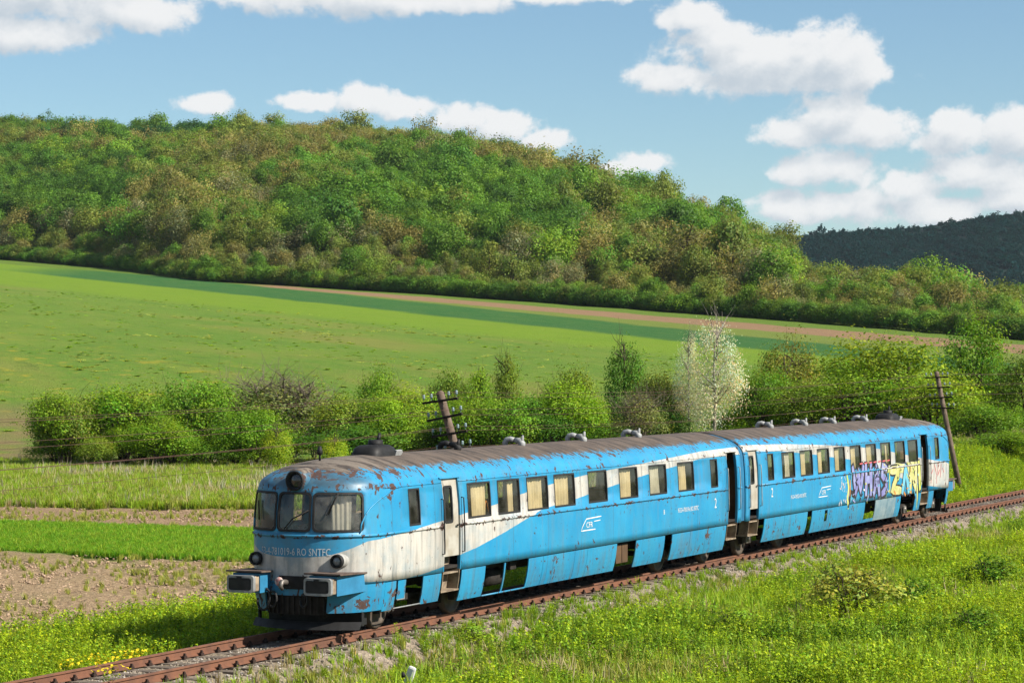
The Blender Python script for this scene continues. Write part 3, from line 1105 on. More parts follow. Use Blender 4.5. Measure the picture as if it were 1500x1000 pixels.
c2L = [(66.4, 2.95), (67.64, 2.94), (69.66, 2.88), (71.06, 2.79), (72.74, 2.68), (74.37, 2.55), (76.04, 2.43), (79.12, 2.06), (81.86, 1.6), (83.93, 1.33), (85.21, 1.2), (87.42, 1.03), (90, 1.05)]
W1 = [(48.86, 50.0), (50.38, 51.53), (51.93, 53.08), (53.45, 54.63), (55.44, 56.59), (57.38, 58.56), (59.35, 60.53), (61.35, 62.5)]
W2 = [(69.68, 70.82), (71.34, 72.5), (72.98, 74.13), (74.64, 75.72), (76.28, 77.4), (77.95, 79.06), (79.56, 80.68), (81.2, 82.36), (82.76, 83.91)]
CU1 = [[(.33, .9)], [(.58, .86)], [(.12, .86)], [(.04, .82)], [], [(.04, .82)], [(.04, .78)], [(.05, .75)]]
CU2 = [[(0, .25), (.45, .82)], [(0, .15), (.25, .62)], [(.05, .62)], [(.05, .66)], [(.08, .7)], [(.08, .75)], [(0, .3), (.72, 1.)], [(0, .25)], []]
cars = [
    Car('railcar', 'weathered blue and white railcar leading, rounded cab with box buffers in front', 43.76, 1, 66.15, W1, [(47.68, 48.46, False), (65.07, 65.83, True)], [(63.77, 64.30)], [(46.11, 46.60)], c1U, c1L, 55.0),
    Car('railcar', 'weathered blue and white railcar with colourful graffiti, coupled behind the leading one', 88.90, -1, 66.52, W2, [(66.84, 67.60, False), (84.35, 85.21, True)], [(68.42, 68.93)], [(86.08, 86.61)], c2U, c2L, 78.0)]
for ci, c in enumerate(cars):
    c.shell()
    for (a, b), cu in zip(c.windows, (CU1, CU2)[ci]):
        c.window(a, b, cu)
        c.window(a, b, [], 1)
    for a, b in c.smallw + c.cabw:
        c.window(a, b, [])
        c.window(a, b, [], 1)
    for a, b, op in c.doors:
        c.door(a, b, op)
    rt, rx, dn, nt = c.root, c.rx, c.dirn, c.nose_t
    # belt and gutter mouldings
    tang = nt + dn * 1.31
    for z, r, nm in ((1.985, .030, 'belt_moulding'), (2.905, .014, 'drip_moulding')):
        for sd in (-1, 1):
            segs = []
            cuts = sorted([c.end_t, tang] + [q for a, b, _ in c.doors for q in (a - .02, b + .02)]) if sd < 0 else sorted([c.end_t, tang])
            for a, b in zip(cuts[::2], cuts[1::2]):
                c.tube_part(nm, [c.Ps(sd)(a + (b - a) * k / 8, z, .004) for k in range(9)], r, c.paint, n=8)
    c.tube_part('belt_moulding', [c.Pn(R(a), 1.985, .004) for a in range(-90, 91, 6)], .032, c.paint, n=8)
    for sd in (-1, 1):     # the drip moulding curves down round the cab corner
        pts = [c.Ps(sd)(nt + dn * 2.05, 2.905, .004)]
        for k in range(1, 9):
            f = k / 8 * math.pi / 2
            pts.append(c.Ps(sd)(nt + dn * (2.05 - 1.35 * math.sin(f) ** 1.1) if nt + 0 else 0, 2.905 - .86 * (1 - math.cos(f)), .004) if (2.05 - 1.35 * math.sin(f) ** 1.1) > 1.3
                       else c.Pn(sd * float(np.interp(1.30 - (2.05 - 1.35 * math.sin(f) ** 1.1), [0, .3, .6, .9], [R(90), R(72), R(58), R(46)])), 2.905 - .86 * (1 - math.cos(f)), .006))
        c.tube_part('drip_moulding', pts, .018, c.paint, n=6)
    # windscreens
    for y0, y1 in ((-1.24, -.43), (-.36, .36), (.43, 1.24)):
        h0, h1 = c.h_of_y(y0), c.h_of_y(y1)
        mb = MB()
        c.ring(mb, c.Parc, h0, h1, 2.09, 2.83, .022, .022, .10, .014, .04, 5)
        w_ = mb.build('windscreen', M_rubber, rt)
        mb = MB()
        c.patch(mb, c.Parc, h0, h1, 2.09, 2.83, -.012, 8, 5)
        mb.build('pane', M_front_glass, w_)
        mb = MB()
        hm = (h0 + h1) / 2
        if ci == 0:
            if y0 < -1:
                mb.tube([c.Parc(hm, 2.86, .04), c.Parc(hm + .10, 2.66, .05), c.Parc(hm + .20, 2.42, .045)], .011, 5)
                mb.tube([c.Parc(hm + .02, 2.86, .04), c.Parc(hm + .24, 2.40, .035)], .008, 5)
            elif y0 < 0:
                mb.tube([c.Parc(h0 + .02, 2.50, .04), c.Parc(hm, 2.32, .05), c.Parc(h1 - .18, 2.12, .04)], [.02, .014, .014], 5)
            else:
                mb.tube([c.Parc(hm + .05, 2.66, .04), c.Parc(hm - .06, 2.28, .045)], .016, 5)
            mb.build('wiper', M_black, w_)
    if ci == 0:
        # cloth hung behind the near windscreen
        mb = MB()
        hh0, hh1 = c.h_of_y(-.78), c.h_of_y(-1.12)
        vv = [c.Parc(hh0 + (hh1 - hh0) * i / 24 + .05 * (k / 4) * (.5 - i / 24), 2.06 + .76 * k / 4, -.16 + .014 * math.sin(i * 1.1 + k * .2) + .012 * math.sin(i * .37)) for i in range(25) for k in range(5)]
        mb.add(vv, [(i * 5 + k, (i + 1) * 5 + k, (i + 1) * 5 + k + 1, i * 5 + k + 1) for i in range(24) for k in range(4)], True)
        mb.build('cab_curtain', M_curtain2, rt)
    mb = MB()
    mb.box((nt + dn * .95 - rx, 0, 1.75), (.7, 2.0, .5), bev=.04)
    mb.build('control_desk', M_dark, rt)
    mb = MB()     # bulkhead behind the cab with a door opening in it
    bx = nt + dn * 3.3 - rx
    mb.box((bx, -.85, 2.05), (.04, .95, 1.85)); mb.box((bx, .85, 2.05), (.04, .95, 1.85)); mb.box((bx, 0, 2.95), (.04, .74, .3))
    mb.build('cab_bulkhead', M_brownwood, rt)
    # headlamp over the windscreens with its fairing
    zc = 3.075
    xf = nt + dn * .12 - rx
    mb = MB()
    mb.lathe([(.25, dn * .42), (.245, dn * .1), (.225, -dn * .03), (.19, -dn * .05)], (xf, 0, zc), 'X', 24)
    hl = mb.build('headlamp', c.paint, rt)
    mb = MB()
    mb.lathe([(.205, dn * .05), (.20, -dn * .07), (.165, -dn * .075), (.15, dn * .04), (.0, dn * .06)], (xf, 0, zc), 'X', 24)
    mb.build('bezel', M_black, hl)
    mb = MB()
    mb.lathe([(.15, dn * .0), (.1, -dn * .02), (.0, -dn * .03)], (xf, 0, zc), 'X', 20)
    mb.build('lens', simple('dark_lamp_glass', (.03, .032, .035), .15, 0, .3, 9, .8), hl)
    # marker lamps
    for sd in (-1, 1):
        y, z = sd * .93, 1.50
        a = math.asin((abs(y) / wz(z)) ** (PEX / 2))
        x0 = c.Pn(sd * a, z).x
        mb = MB()
        mb.lathe([(.15, dn * .30), (.145, dn * .05), (.13, -dn * .08)], (x0, y, z), 'X', 20)
        ml = mb.build('marker_lamp', c.paint, rt)
        mb = MB()
        mb.lathe([(.128, -dn * .05), (.14, -dn * .09), (.135, -dn * .16), (.105, -dn * .165), (.095, -dn * .12)], (x0, y, z), 'X', 20)
        mb.build('bezel', M_black, ml)
        mb = MB()
        mb.lathe([(.10, -dn * .10), (.07, -dn * .145), (.0, -dn * .16)], (x0, y, z), 'X', 16)
        mb.build('lens', M_lens, ml)
    # box buffers with rounded rectangular heads
    for sd in (-1, 1):
        y = sd * .875
        f0 = 43.17 if ci == 0 else 89.49
        mb = MB()
        x1, x2 = f0 + dn * .26 - rx, nt + dn * 1.05 - rx
        yo, yi = sd * 1.22, sd * .56
        pl = [(x1, yo * .97), (x2, sd * 1.30), (x2, yi), (x1, yi)]
        z0, z1 = .855, 1.24
        b0 = [(x, yy, z0 + (.0 if k in (0, 3) else .03)) for k, (x, yy) in enumerate(pl)]
        b1 = [(x, yy, z1) for x, yy in pl]
        mb.add(b0 + b1, [(0, 1, 2, 3), (4, 7, 6, 5), (0, 4, 5, 1), (1, 5, 6, 2), (2, 6, 7, 3), (3, 7, 4, 0)])
        bf = mb.build('buffer', M_lblue, rt)
        mb = MB()
        mb.box(((x1 + x2) / 2 - dn * .03, (yo + yi) / 2, z1 + .02), (abs(x2 - x1) + .1, .82, .03), Matrix.Rotation(dn * .03, 3, 'Y'))
        mb.build('lid', M_rustroof, bf)
        mb = MB()
        mb.box((f0 + dn * .19 - rx, y - sd * .0, 1.045), (.22, .58, .30), bev=.02)
        mb.build('plunger', M_step, bf)

        def face(u, v, off, y=y, f0=f0, dn=dn, rx=rx):
            return Vector((f0 - rx - dn * off + dn * .05 * ((u - y) / .35) ** 2, u, v))
        mb = MB()
        c.ring(mb, face, y - .305, y + .305, .875, 1.215, 0, .045, .06, .02, .09, 4)
        c.patch(mb, face, y - .30, y + .30, .88, 1.21, -.05, 6, 2)
        mb.build('buffer_head', M_grey, bf)
        mb = MB()
        c.patch(mb, face, y - .25, y + .25, .93, 1.155, .012, 6, 2)
        c.patch(mb, face, y - .06, y + .06, 1.14, 1.20, .023, 2, 1)
        mb.build('buffer_pad', M_rubber, bf)
    # coupling pocket, hook and hoses
    mb = MB()
    mb.box((nt - dn * .004 - rx, .0, 1.06), (.03, .62, .26))
    cp = mb.build('coupling_pocket', M_black, rt)
    mb = MB()
    mb.tube([(nt - dn * .02 - rx, .14, 1.06), (nt - dn * .20 - rx, .14, 1.08), (nt - dn * .25 - rx, .14, 1.0), (nt - dn * .17 - rx, .14, .93)], [.06, .055, .05, .03], 8)
    mb.build('draw_hook', M_steel, cp)
    mb = MB()
    mb.lathe([(.0, -dn * .01), (.09, -dn * .01), (.09, dn * .02), (.0, dn * .02)], (nt - dn * .12 - rx, .25, 1.08), 'X', 12)
    mb.build('tail_disc', simple('red_white_disc', (.62, .56, .52), .6, 0, .5, 14, .4, 0, (.55, .10, .07)), cp)
    for (y, r_) in ((.62, .17), (.42, .12), (-.30, .10)):
        pts = [(nt - dn * (.03 + .10 * math.sin(k / 12 * math.pi)) - rx, y + r_ * math.cos(R(60 + 300 * k / 12)), .72 + r_ * 1.3 * math.sin(R(60 + 300 * k / 12))) for k in range(13)]
        c.tube_part('brake_hose', pts, .025, M_rubber)
    # lower front: dark apron with ribs, plough blade, curved corner panels
    mb = MB()
    c.slab(mb, c.Parc, c.h_of_y(-.75), c.h_of_y(.75), .42, 1.015, -.06, .03, 8, 3)
    ap = mb.build('front_apron', M_dark, rt)
    for k in range(11):
        mb = MB()
        h = c.h_of_y(-.66 + .132 * k)
        mb.box(c.Parc(h, .60, -.035), (.05, .035, .34))
        mb.build('rib', M_dark, ap)
    mb = MB()
    c.slab(mb, c.Parc, c.h_of_y(-.62), c.h_of_y(.62), .80, 1.015, .0, .03, 6, 1)
    mb.build('front_apron', c.paint, rt)
    for sd in (-1, 1):
        mb = MB()
        hs = [c.h_of_y(sd * .72), c.arc[-1] * sd]
        c.slab(mb, c.Parc, min(hs), max(hs), .46, 1.012, 0, .03, 8, 4)
        mb.build('corner_panel', c.paint, rt)
    mb = MB()
    N = 14
    vv = []
    for i in range(N + 1):
        yy = -1.22 + 2.44 * i / N
        xx = nt + dn * (.14 + .42 * (abs(yy) / 1.22) ** 2) - rx
        for z, dx in ((.27, .06), (.20, .0), (.12, -.06), (.12, -.03), (.20, .04), (.27, .09)):
            vv.append((xx + dn * dx, yy, z))
    mb.add(vv, [(i * 6 + k, (i + 1) * 6 + k, (i + 1) * 6 + (k + 1) % 6, i * 6 + (k + 1) % 6) for i in range(N) for k in range(6)] + [tuple(range(6)), tuple(N * 6 + k for k in range(6))[::-1]], False)
    for sd in (-1, 1):
        mb.box((nt + dn * .72 - rx, sd * 1.18, .36), (.10, .03, .36))
    mb.build('snow_plough', M_black, rt)
    mb = MB()     # added black plate and struts standing in for the shade behind the plough
    mb.box((nt + dn * 1.0 - rx, 0, .40), (.12, 2.2, .44))
    mb.tube([(nt + dn * .35 - rx, -.5, .36), (nt + dn * .95 - rx, -.5, .5)], .04, 6)
    mb.tube([(nt + dn * .35 - rx, .5, .36), (nt + dn * .95 - rx, .5, .5)], .04, 6)
    mb.build('dark_gap_filler', M_black, rt)
    # frame, floor, seats, engine
    mb = MB()
    lo, hi = sorted((c.end_t, nt + dn * .9))
    mb.box(((lo + hi) / 2 - rx, 0, .93), (hi - lo, 1.9, .14))
    for sd in (-1, 1):
        mb.box(((lo + hi) / 2 - rx, sd * .35, .78), (hi - lo - .4, .12, .2))
    mb.build('underframe', M_dark, rt)
    mb = MB()
    mb.box(((lo + hi) / 2 - rx, 0, 1.10), (hi - lo - .1, 2.68, .06))
    mb.build('floor', M_dark, rt)
    mb = MB()
    mb.box((c.end_t + dn * -.03 - rx, 0, 2.1), (.04, 2.6, 2.0))
    mb.build('end_wall', M_brownwood, rt)
    for a, b in c.windows:
        for sd in (-1, 1):
            mb = MB()
            mb.box((b + .18 - rx, sd * .78, 1.72), (.10, .95, .86), bev=.04)
            mb.box((b - .06 - rx, sd * .78, 1.50), (.42, .95, .14), bev=.04)
            mb.build('seat', M_seat, rt)
    # gangway hood half between the cars
    mb = MB()
    zz = [1.05, 1.33, 1.8, 2.4, 2.83, 2.98, 3.1, 3.2, 3.3, 3.38, 3.45, 3.5]
    vv = []
    sec = [(-1, z) for z in zz] + [(1, z) for z in zz[::-1]]
    mid = 66.335
    for t_ in (c.end_t + dn * .02, mid - (.004 if dn > 0 else -.004)):
        for sd, z in sec:
            vv.append((t_ - rx, sd * wz(z) * .975, 1.05 + (z - 1.05) * .99))
    n_ = len(sec)
    mb.add(vv, [(i, i + 1, n_ + i + 1, n_ + i) for i in range(n_ - 1)], True)
    mb.build('gangway_hood', M_bellows, rt)
    mb = MB()
    mb.box((c.end_t - dn * -.06 - rx, 0, .75), (.1, 1.6, .5))
    mb.tube([(c.end_t - rx, 0, .8), (mid - rx, 0, .8)], .06, 8)
    mb.build('coupler', M_black, rt)

A, B = cars
# ---- leading car: what differs
for a, b in ((45.06, 45.55), (46.75, 47.60)):
    A.skirt(a, b, .42)
A.skirt(45.62, 45.98, .62, 1.0)
A.skirt(48.56, 49.75)
for a, b in ((52.01, 52.83), (52.83, 53.41), (53.41, 54.64), (54.64, 55.4), (55.4, 57.22), (58.46, 60.42), (60.93, 62.25), (62.25, 63.42), (63.42, 64.98)):
    A.skirt(a, b)
A.tube_part('skirt_rail', [A.Ps(-1)(49.76, .345, 0), A.Ps(-1)(52.0, .345, 0)], .02, A.paint)
mb = MB(); A.slab(mb, A.Ps(-1), 50.72, 50.79, .36, 1.0, 0, .02, 1, 5); mb.build('skirt_strap', A.paint, A.root)
A.tube_part('skirt_rail', [A.Ps(-1)(45.55, .44, 0), A.Ps(-1)(46.76, .44, 0)], .015, M_grey)
mb = MB(); mb.box((57.62 - 55, -1.12, .72), (.36, .3, .46), bev=.01); mb.box((58.02 - 55, -1.12, .72), (.36, .3, .46), bev=.01)
mb.build('battery_box', M_brownwood, A.root)
mb = MB(); mb.box((51.6 - 55, -1.1, .88), (.3, .2, .2), bev=.02); mb.tube([(50.0 - 55, -.8, .9), (50.2 - 55, -.85, .55), (50.5 - 55, -.8, .5), (50.6 - 55, -.8, .9)], .06, 8)
mb.lathe([(.0, -.42), (.2, -.42), (.2, .42), (.0, .42)], (51.25 - 55, -.75, .62), 'X', 14)
for q in range(5):
    mb.tube([(49.9 - 55 + .12 * q, -.95, 1.0), (49.95 - 55 + .12 * q, -1.0 + .02 * q, .7), (50.0 - 55 + .1 * q, -.9, .42 + .03 * q)], .018, 5)
mb.box((50.35 - 55, -.6, .66), (.7, .3, .42), bev=.03)
mb.build('engine_pipework', M_dark, A.root)
mb = MB(); mb.lathe([(.0, -.06), (.10, -.06), (.10, .06)], (46.35 - 55, -1.0, .86), 'Y', 12); mb.box((46.3 - 55, -1.0, .62), (.35, .2, .14))
mb.build('sand_pipe', M_grey, A.root)
for sd in (1,):
    for a, b in ((45.06, 47.6), (47.6, 49.75), (52.01, 55.4), (55.4, 58.46), (58.46, 62.25), (62.25, 66.1)):
        A.skirt(a, b, sd=1)
# ---- second car
for a, b in ((68.12, 69.9), (69.9, 72.02), (72.45, 73.7), (73.95, 74.16), (74.16, 76.1), (76.1, 77.83)):
    B.skirt(a, b)
mb = MB()
B.slab(mb, B.Ps(-1), 73.7, 73.95, .34, .62, 0, .025, 1, 3)
B.slab(mb, B.Ps(-1), 73.7, 73.95, .96, 1.005, 0, .025, 1, 1)
mb.build('skirt_panel', B.paint, B.root)
for a, b in ((78.97, 80.3), (80.3, 81.3)):
    B.skirt(a, b, mat=M_fadedskirt)
B.skirt(81.3, 81.86); B.skirt(83.6, 84.30, .42); B.skirt(85.26, 85.92, .42)
B.skirt(77.83, 78.97, .34, .44)
for a, b in ((67.2, 72.02), (72.02, 77.8), (77.8, 82), (83.6, 85.9)):
    B.skirt(a, b, sd=1)
for (ta, tb), c in (((45.75, 49.2), A), ((61.35, 64.75), A), ((67.6, 71.0), B), ((83.45, 86.95), B)):
    c.bogie(ta, tb)
for c, x in ((A, 51.0), (B, 81.0)):
    mb = MB()
    mb.box((x - c.rx, .1, .72), (1.5, 1.0, .55), bev=.06); mb.lathe([(.2, -.5), (.2, .5)], (x + 1.6 - c.rx, .2, .7), 'X', 12)
    mb.build('engine', M_dark, c.root)
for c, lst, dk in ((A, (54.18, 57.86, 61.5), 50.75), (B, (72.07, 75.35, 78.26, 81.75), None)):
    for x in lst:
        c.vent(x, M_pale)
    if dk:
        c.vent(dk, M_black)
# roof exhaust domes
for c, x in ((A, 47.2), (B, 85.0)):
    mb = MB()
    zs_ = [(.0, 1.0), (.11, .97), (.21, .88), (.27, .66), (.285, .0)]
    vv = []
    n_ = 28
    for h, s_ in zs_:
        for k in range(n_):
            a = 2 * math.pi * k / n_
            ca, sa = math.cos(a), math.sin(a)
            vv.append((x - c.rx + .54 * s_ * math.copysign(abs(ca) ** .45, ca), .36 * s_ * math.copysign(abs(sa) ** .6, sa), 3.42 + h))
    mb.add(vv, [(i * n_ + k, i * n_ + (k + 1) % n_, (i + 1) * n_ + (k + 1) % n_, (i + 1) * n_ + k) for i in range(len(zs_) - 1) for k in range(n_)], True)
    ex = mb.build('exhaust_housing', M_black, c.root)
    mb = MB()
    mb.tube([(x - c.rx + .05, 0, 3.64), (x - c.rx + .05, 0, 3.80)], [.17, .15], 12)
    mb.tube([(x - c.rx + .17, 0, 3.78), (x - c.rx + .24, 0, 3.93)], [.05, .035], 6)
    mb.build('stack', M_black, ex)
    mb = MB()
    mb.box((x - c.rx + .42, -.34, 3.51), (.26, .05, .15), Matrix.Rotation(.35, 3, 'X'), bev=.01)
    mb.box((x - c.rx + .66, -.26, 3.49), (.14, .05, .12), Matrix.Rotation(.35, 3, 'X'), bev=.01)
    mb.build('flaked_cover', M_pale, ex)
mb = MB()
mb.tube([(44.85 - 55, 0, 3.44), (44.85 - 55, 0, 3.60)], .025, 6)
mb.lathe([(.0, -.09), (.05, -.08), (.06, 0), (.03, .09), (0, .1)], (44.85 - 55, 0, 3.64), 'Z', 8)
mb.build('roof_horn', M_black, A.root)
# orange handrail behind the second window
A.tube_part('handrail', [(50.5 - 55, -1.0, 2.05), (50.52 - 55, -1.0, 2.32), (50.62 - 55, -.98, 2.36), (50.72 - 55, -.95, 2.30), (50.95 - 55, -.9, 1.95)], .022, M_orange)
# lettering
mb = MB(); A.decal(mb, A.Parc, A.h_of_y(.02), 1.60, '53-4-781019-6 RO SNTFC', .21, .70, -1, .008); mb.build('lettering', M_frontletter, A.root)
mb = MB(); A.decal(mb, A.Ps(-1), 62.02, 1.545, '95-53-4-781019-6 RO SNTFC', .17, .72); A.decal(mb, A.Ps(-1), 64.07, 1.53, '2', .38, .9)
A.decal(mb, A.Ps(-1), 60.3, 1.56, 'B', .17, 1.0); mb.build('lettering', M_lettering, A.root)
mb = MB(); B.decal(mb, B.Ps(-1), 71.1, 1.46, '95-53-4-781022-0 RO SNTFC', .16, .72); B.decal(mb, B.Ps(-1), 68.72, 1.60, '2', .38, .9)
mb.build('lettering', M_lettering, B.root)


def ribbon(mb, fn, pts, w, off, mi=0, taper=False):
    """flat painted stroke on the body side"""
    P_ = [Vector((a, b)) for a, b in pts]
    Q = [P_[0]]
    for a, b in zip(P_[:-1], P_[1:]):
        n_ = max(1, int((b - a).length / .15))
        Q += [a + (b - a) * (k / n_) for k in range(1, n_ + 1)]
    L_, R_ = [], []
    for i, p in enumerate(Q):
        d_ = (Q[min(i + 1, len(Q) - 1)] - Q[max(i - 1, 0)])
        d_ = d_.normalized() if d_.length > 0 else Vector((1, 0))
        nn = Vector((-d_.y, d_.x))
        ww = w / 2 * ((1 - .75 * i / (len(Q) - 1)) if taper else 1)
        ext = d_ * (-w * .35 if i == 0 else (w * .35 if i == len(Q) - 1 else 0))
        for lst, s_ in ((L_, 1), (R_, -1)):
            q = p + ext + nn * ww * s_ * (.7 if i in (0, len(Q) - 1) else 1)
            lst.append(fn(q.x, q.y, off))
    n_ = len(Q)
    mb.add(L_ + R_, [(i, i + 1, n_ + i + 1, n_ + i) for i in range(n_ - 1)], False, mi)


# operator's emblem: slanted outline with three letters and speed lines
for c, t0, z0, mt in ((A, 55.3, 1.42, M_lettering), (B, 73.35, 1.36, M_lettering)):
    mb = MB()
    f_ = c.Ps(-1)
    ribbon(mb, f_, [(t0 + .50, z0 + .03), (t0 - .36, z0 + .03), (t0 - .26, z0 + .14), (t0 - .05, z0 + .30), (t0 + .85, z0 + .32)], .026, .006)
    ribbon(mb, f_, [(t0 + .42, z0 + .22), (t0 + .80, z0 + .23)], .022, .006)
    c.decal(mb, f_, t0 + .14, z0 + .09, 'CFR', .19, 1.2)
    mb.build('emblem', mt, c.root)
# graffiti
MG = [simple('spray_black', (.03, .028, .035), .6), simple('spray_violet', (.20, .19, .42), .7, 0, .2, 3, .2, 0, (.29, .33, .55)), simple('spray_lime', (.46, .55, .10), .6, 0, .3, 3, .4, 0, (.62, .58, .22)),
      simple('spray_cream', (.46, .46, .16), .7, 0, .2, 2, .2, 0, (.56, .54, .30)), simple('spray_red', (.60, .12, .13), .6), simple('spray_white', (.70, .72, .78), .6), simple('spray_orange', (.60, .25, .05), .6), simple('spray_sky', (.16, .50, .66), .6)]
mb = MB()
f_ = B.Ps(-1)
let1 = [[(76.45, 2.12), (76.75, 1.35), (77.0, 1.95), (77.25, 1.40), (77.55, 2.12)], [(77.85, 2.14), (77.85, 1.28)], [(77.85, 1.70), (78.35, 1.72)], [(78.4, 2.14), (78.38, 1.26)],
        [(78.75, 1.24), (79.0, 2.1), (79.3, 1.22)], [(78.85, 1.55), (79.2, 1.55)], [(80.1, 2.0), (79.7, 2.08), (79.6, 1.78), (80.05, 1.62), (80.1, 1.32), (79.65, 1.2)]]
for s_ in let1:
    ribbon(mb, f_, s_, .46, .006, 0)
ribbon(mb, f_, [(76.05, .98), (76.2, 1.4), (76.7, 1.25)], .20, .0065, 0)
for s_ in let1:
    ribbon(mb, f_, s_, .25, .0095, 1)
for q in np.arange(76.4, 80.2, .36):
    ribbon(mb, f_, [(q, 2.02), (q + .05, 1.86)], .05, .0125, 5)
ribbon(mb, f_, [(75.85, 1.9), (76.0, 1.55), (75.9, 1.2), (76.05, .92)], .14, .006, 2)
ribbon(mb, f_, [(76.15, 1.75), (76.12, 1.3)], .10, .0095, 6)
for k in range(26):
    q = (75.05 + .8 * rng.random(), 1.05 + .9 * rng.random())
    ribbon(mb, f_, [q, (q[0] + rng.uniform(-.12, .12), q[1] + rng.uniform(-.2, .2))], .035, .006, 5)
ribbon(mb, f_, [(80.5, 1.92), (81.3, 1.98), (82.2, 1.90), (83.0, 1.96), (84.1, 1.92)], .30, .006, 3)
let2 = [([(80.6, 1.9), (81.6, 1.9), (80.75, 1.25), (81.75, 1.2)], 3), ([(82.0, 1.15), (82.35, 1.95), (82.7, 1.15)], 7), ([(82.95, 1.15), (82.95, 1.95), (83.55, 1.2), (83.6, 2.0)], 3), ([(83.95, 2.02), (84.1, 1.2)], 2)]
for s_, mi in let2:
    ribbon(mb, f_, s_, .40, .0075, 0)
for s_, mi in let2:
    ribbon(mb, f_, s_, .28, .0105, mi)
ribbon(mb, f_, [(80.4, 2.0), (80.5, 1.2)], .10, .012, 2)
ribbon(mb, f_, [(83.75, 1.25), (83.95, .55)], .18, .006, 2, True)
ribbon(mb, f_, [(83.9, 1.25), (84.0, .60)], .07, .009, 0, True)
for q in ((81.0, 1.2), (82.2, 1.1), (82.9, 1.15)):
    ribbon(mb, f_, [q, (q[0] + .15, q[1] - .08)], .12, .0125, 6)
for s_ in ([(85.45, 1.95), (85.55, 1.6), (85.75, 1.75)], [(85.95, 1.9), (86.2, 1.55)], [(86.4, 1.95), (86.35, 1.5), (86.6, 1.7)], [(86.8, 1.9), (86.7, 1.45)], [(87.0, 1.75), (87.15, 1.6)], [(86.2, 1.5), (86.2, 1.25)], [(85.5, 1.85), (85.5, 1.3)]):
    ribbon(mb, f_, s_, .05, .006, 4)
for k in range(80):
    q = (76.2 + 7.9 * rng.random(), 1.12 + 1.0 * rng.random())
    ribbon(mb, f_, [q, (q[0] + rng.uniform(-.25, .25), q[1] + rng.uniform(-.22, .1))], rng.uniform(.03, .10), .0135 + .0002 * k, int(rng.choice([0, 1, 7, 2, 5], p=[.34, .3, .14, .14, .08])) if q[0] < 80.3 else int(rng.choice([0, 2, 7, 6, 3], p=[.26, .28, .22, .1, .14])))
for q in np.arange(77.2, 80.4, .5):
    ribbon(mb, f_, [(q, 2.24), (q + .3, 2.25)], .05, .012, 4)
for q in np.arange(76.6, 84, .7):
    ribbon(mb, f_, [(q, 1.2), (q + .02, 1.05 - .1 * rng.random())], .03, .006, int(rng.choice([1, 5, 2, 6])))
mb.build('graffiti', MG, B.root)

# ------------------------------------------------------------------ telegraph line behind the track
M_pole = simple('weathered_pole_wood', (.20, .15, .115), .9, 0, .4, 3.5, .2, .6, (.12, .085, .065), 18)
M_arm = simple('dark_arm_wood', (.035, .027, .022), .9, 0, .4, 5, .2)
M_insul = simple('pale_glass', (.24, .33, .34), .2, 0, .2, 8, .6)
M_wire = simple('rusty_wire', (.13, .065, .045), .8, 0, .3, 5)
pole_spec = [((10.6, 3.3), (10.6, 4.3, 4.6)), ((60.3, 3.17), (60.3, 5.0, 4.63)), ((110.0, 3.9), (110.0, 5.13, 5.02)), ((160.0, 4.4), (160.0, 4.9, 5.6)), ((212.0, 4.4), (212.0, 4.8, 6.2))]
pole_lab = ['leaning wooden telegraph pole out beyond the ploughed field', 'thick leaning telegraph pole behind the roof of the leading railcar', 'slim leaning telegraph pole beside the tail of the graffitied railcar',
            'telegraph pole further along the track past the bushes', 'last telegraph pole along the track in the distance']
attach = []
for (bx_, by_), top_, lab in [(a, b, c_) for (a, b), c_ in zip(pole_spec, pole_lab)]:
    gz = float(ground_z(bx_, by_)) - .4
    base = Vector((bx_, by_, gz))
    top_ = Vector(top_)
    rt_ = empty('telegraph_pole', (bx_, by_, gz + .4))
    tag(rt_, lab, 'telegraph pole', 'telegraph poles along the track')
    o_ = Vector(rt_.location)
    ax = (top_ - base).normalized()
    mb = MB()
    mb.tube([base - o_, base.lerp(top_, .5) + Vector((.02, .01, 0)) - o_, top_ - o_, top_ + ax * .05 - o_], [.135, .118, .105, .06], 12)
    mb.build('pole', M_pole, rt_)
    side_ = Vector((1, 0, 0)).cross(ax).normalized() * -1
    if side_.y < 0:
        side_ = -side_
    rot_ = Matrix((Vector((1, 0, 0)), side_, ax)).transposed()
    at_ = []
    for k in range(4):
        c_ = top_ - ax * (.22 + .46 * k) + Vector((-.12, 0, 0))
        tilt = Matrix.Rotation(.15 + rng.normal(0, .03), 3, 'X')
        mb = MB()
        mb.box(c_ - o_, (.07, 1.05, .06), rot_ @ tilt)
        arm = mb.build('crossarm', M_arm, rt_)
        for q in (-.49, -.26, .26, .49):
            p_ = c_ + rot_ @ tilt @ Vector((0, q, .045))
            mb = MB()
            mb.lathe([(.010, 0), (.010, .06), (.034, .065), (.04, .10), (.03, .13), (.036, .15), (.024, .175), (0, .18)], p_ - o_, 'Z', 10)
            mb.build('insulator', M_insul, arm)
            at_.append(p_ + Vector((-.05, 0, .12)))
    attach.append(at_)
for w_ in (0, 3, 5, 7, 9, 11, 15):
    pts = []
    for i in range(len(attach) - 1):
        a, b = attach[i][w_], attach[i + 1][w_]
        sag = .28 + .12 * ((w_ * 7) % 5) / 5
        for k in range(16):
            f = k / 16
            pts.append(a.lerp(b, f) - Vector((0, 0, sag * 4 * f * (1 - f))))
    pts.append(attach[-1][w_])
    mb = MB()
    mb.tube(pts, .0045, 4, False)
    tag(mb.build('telegraph_wire', M_wire), 'thin rusty wire strung between the telegraph poles', 'wire', 'wires of the telegraph line')

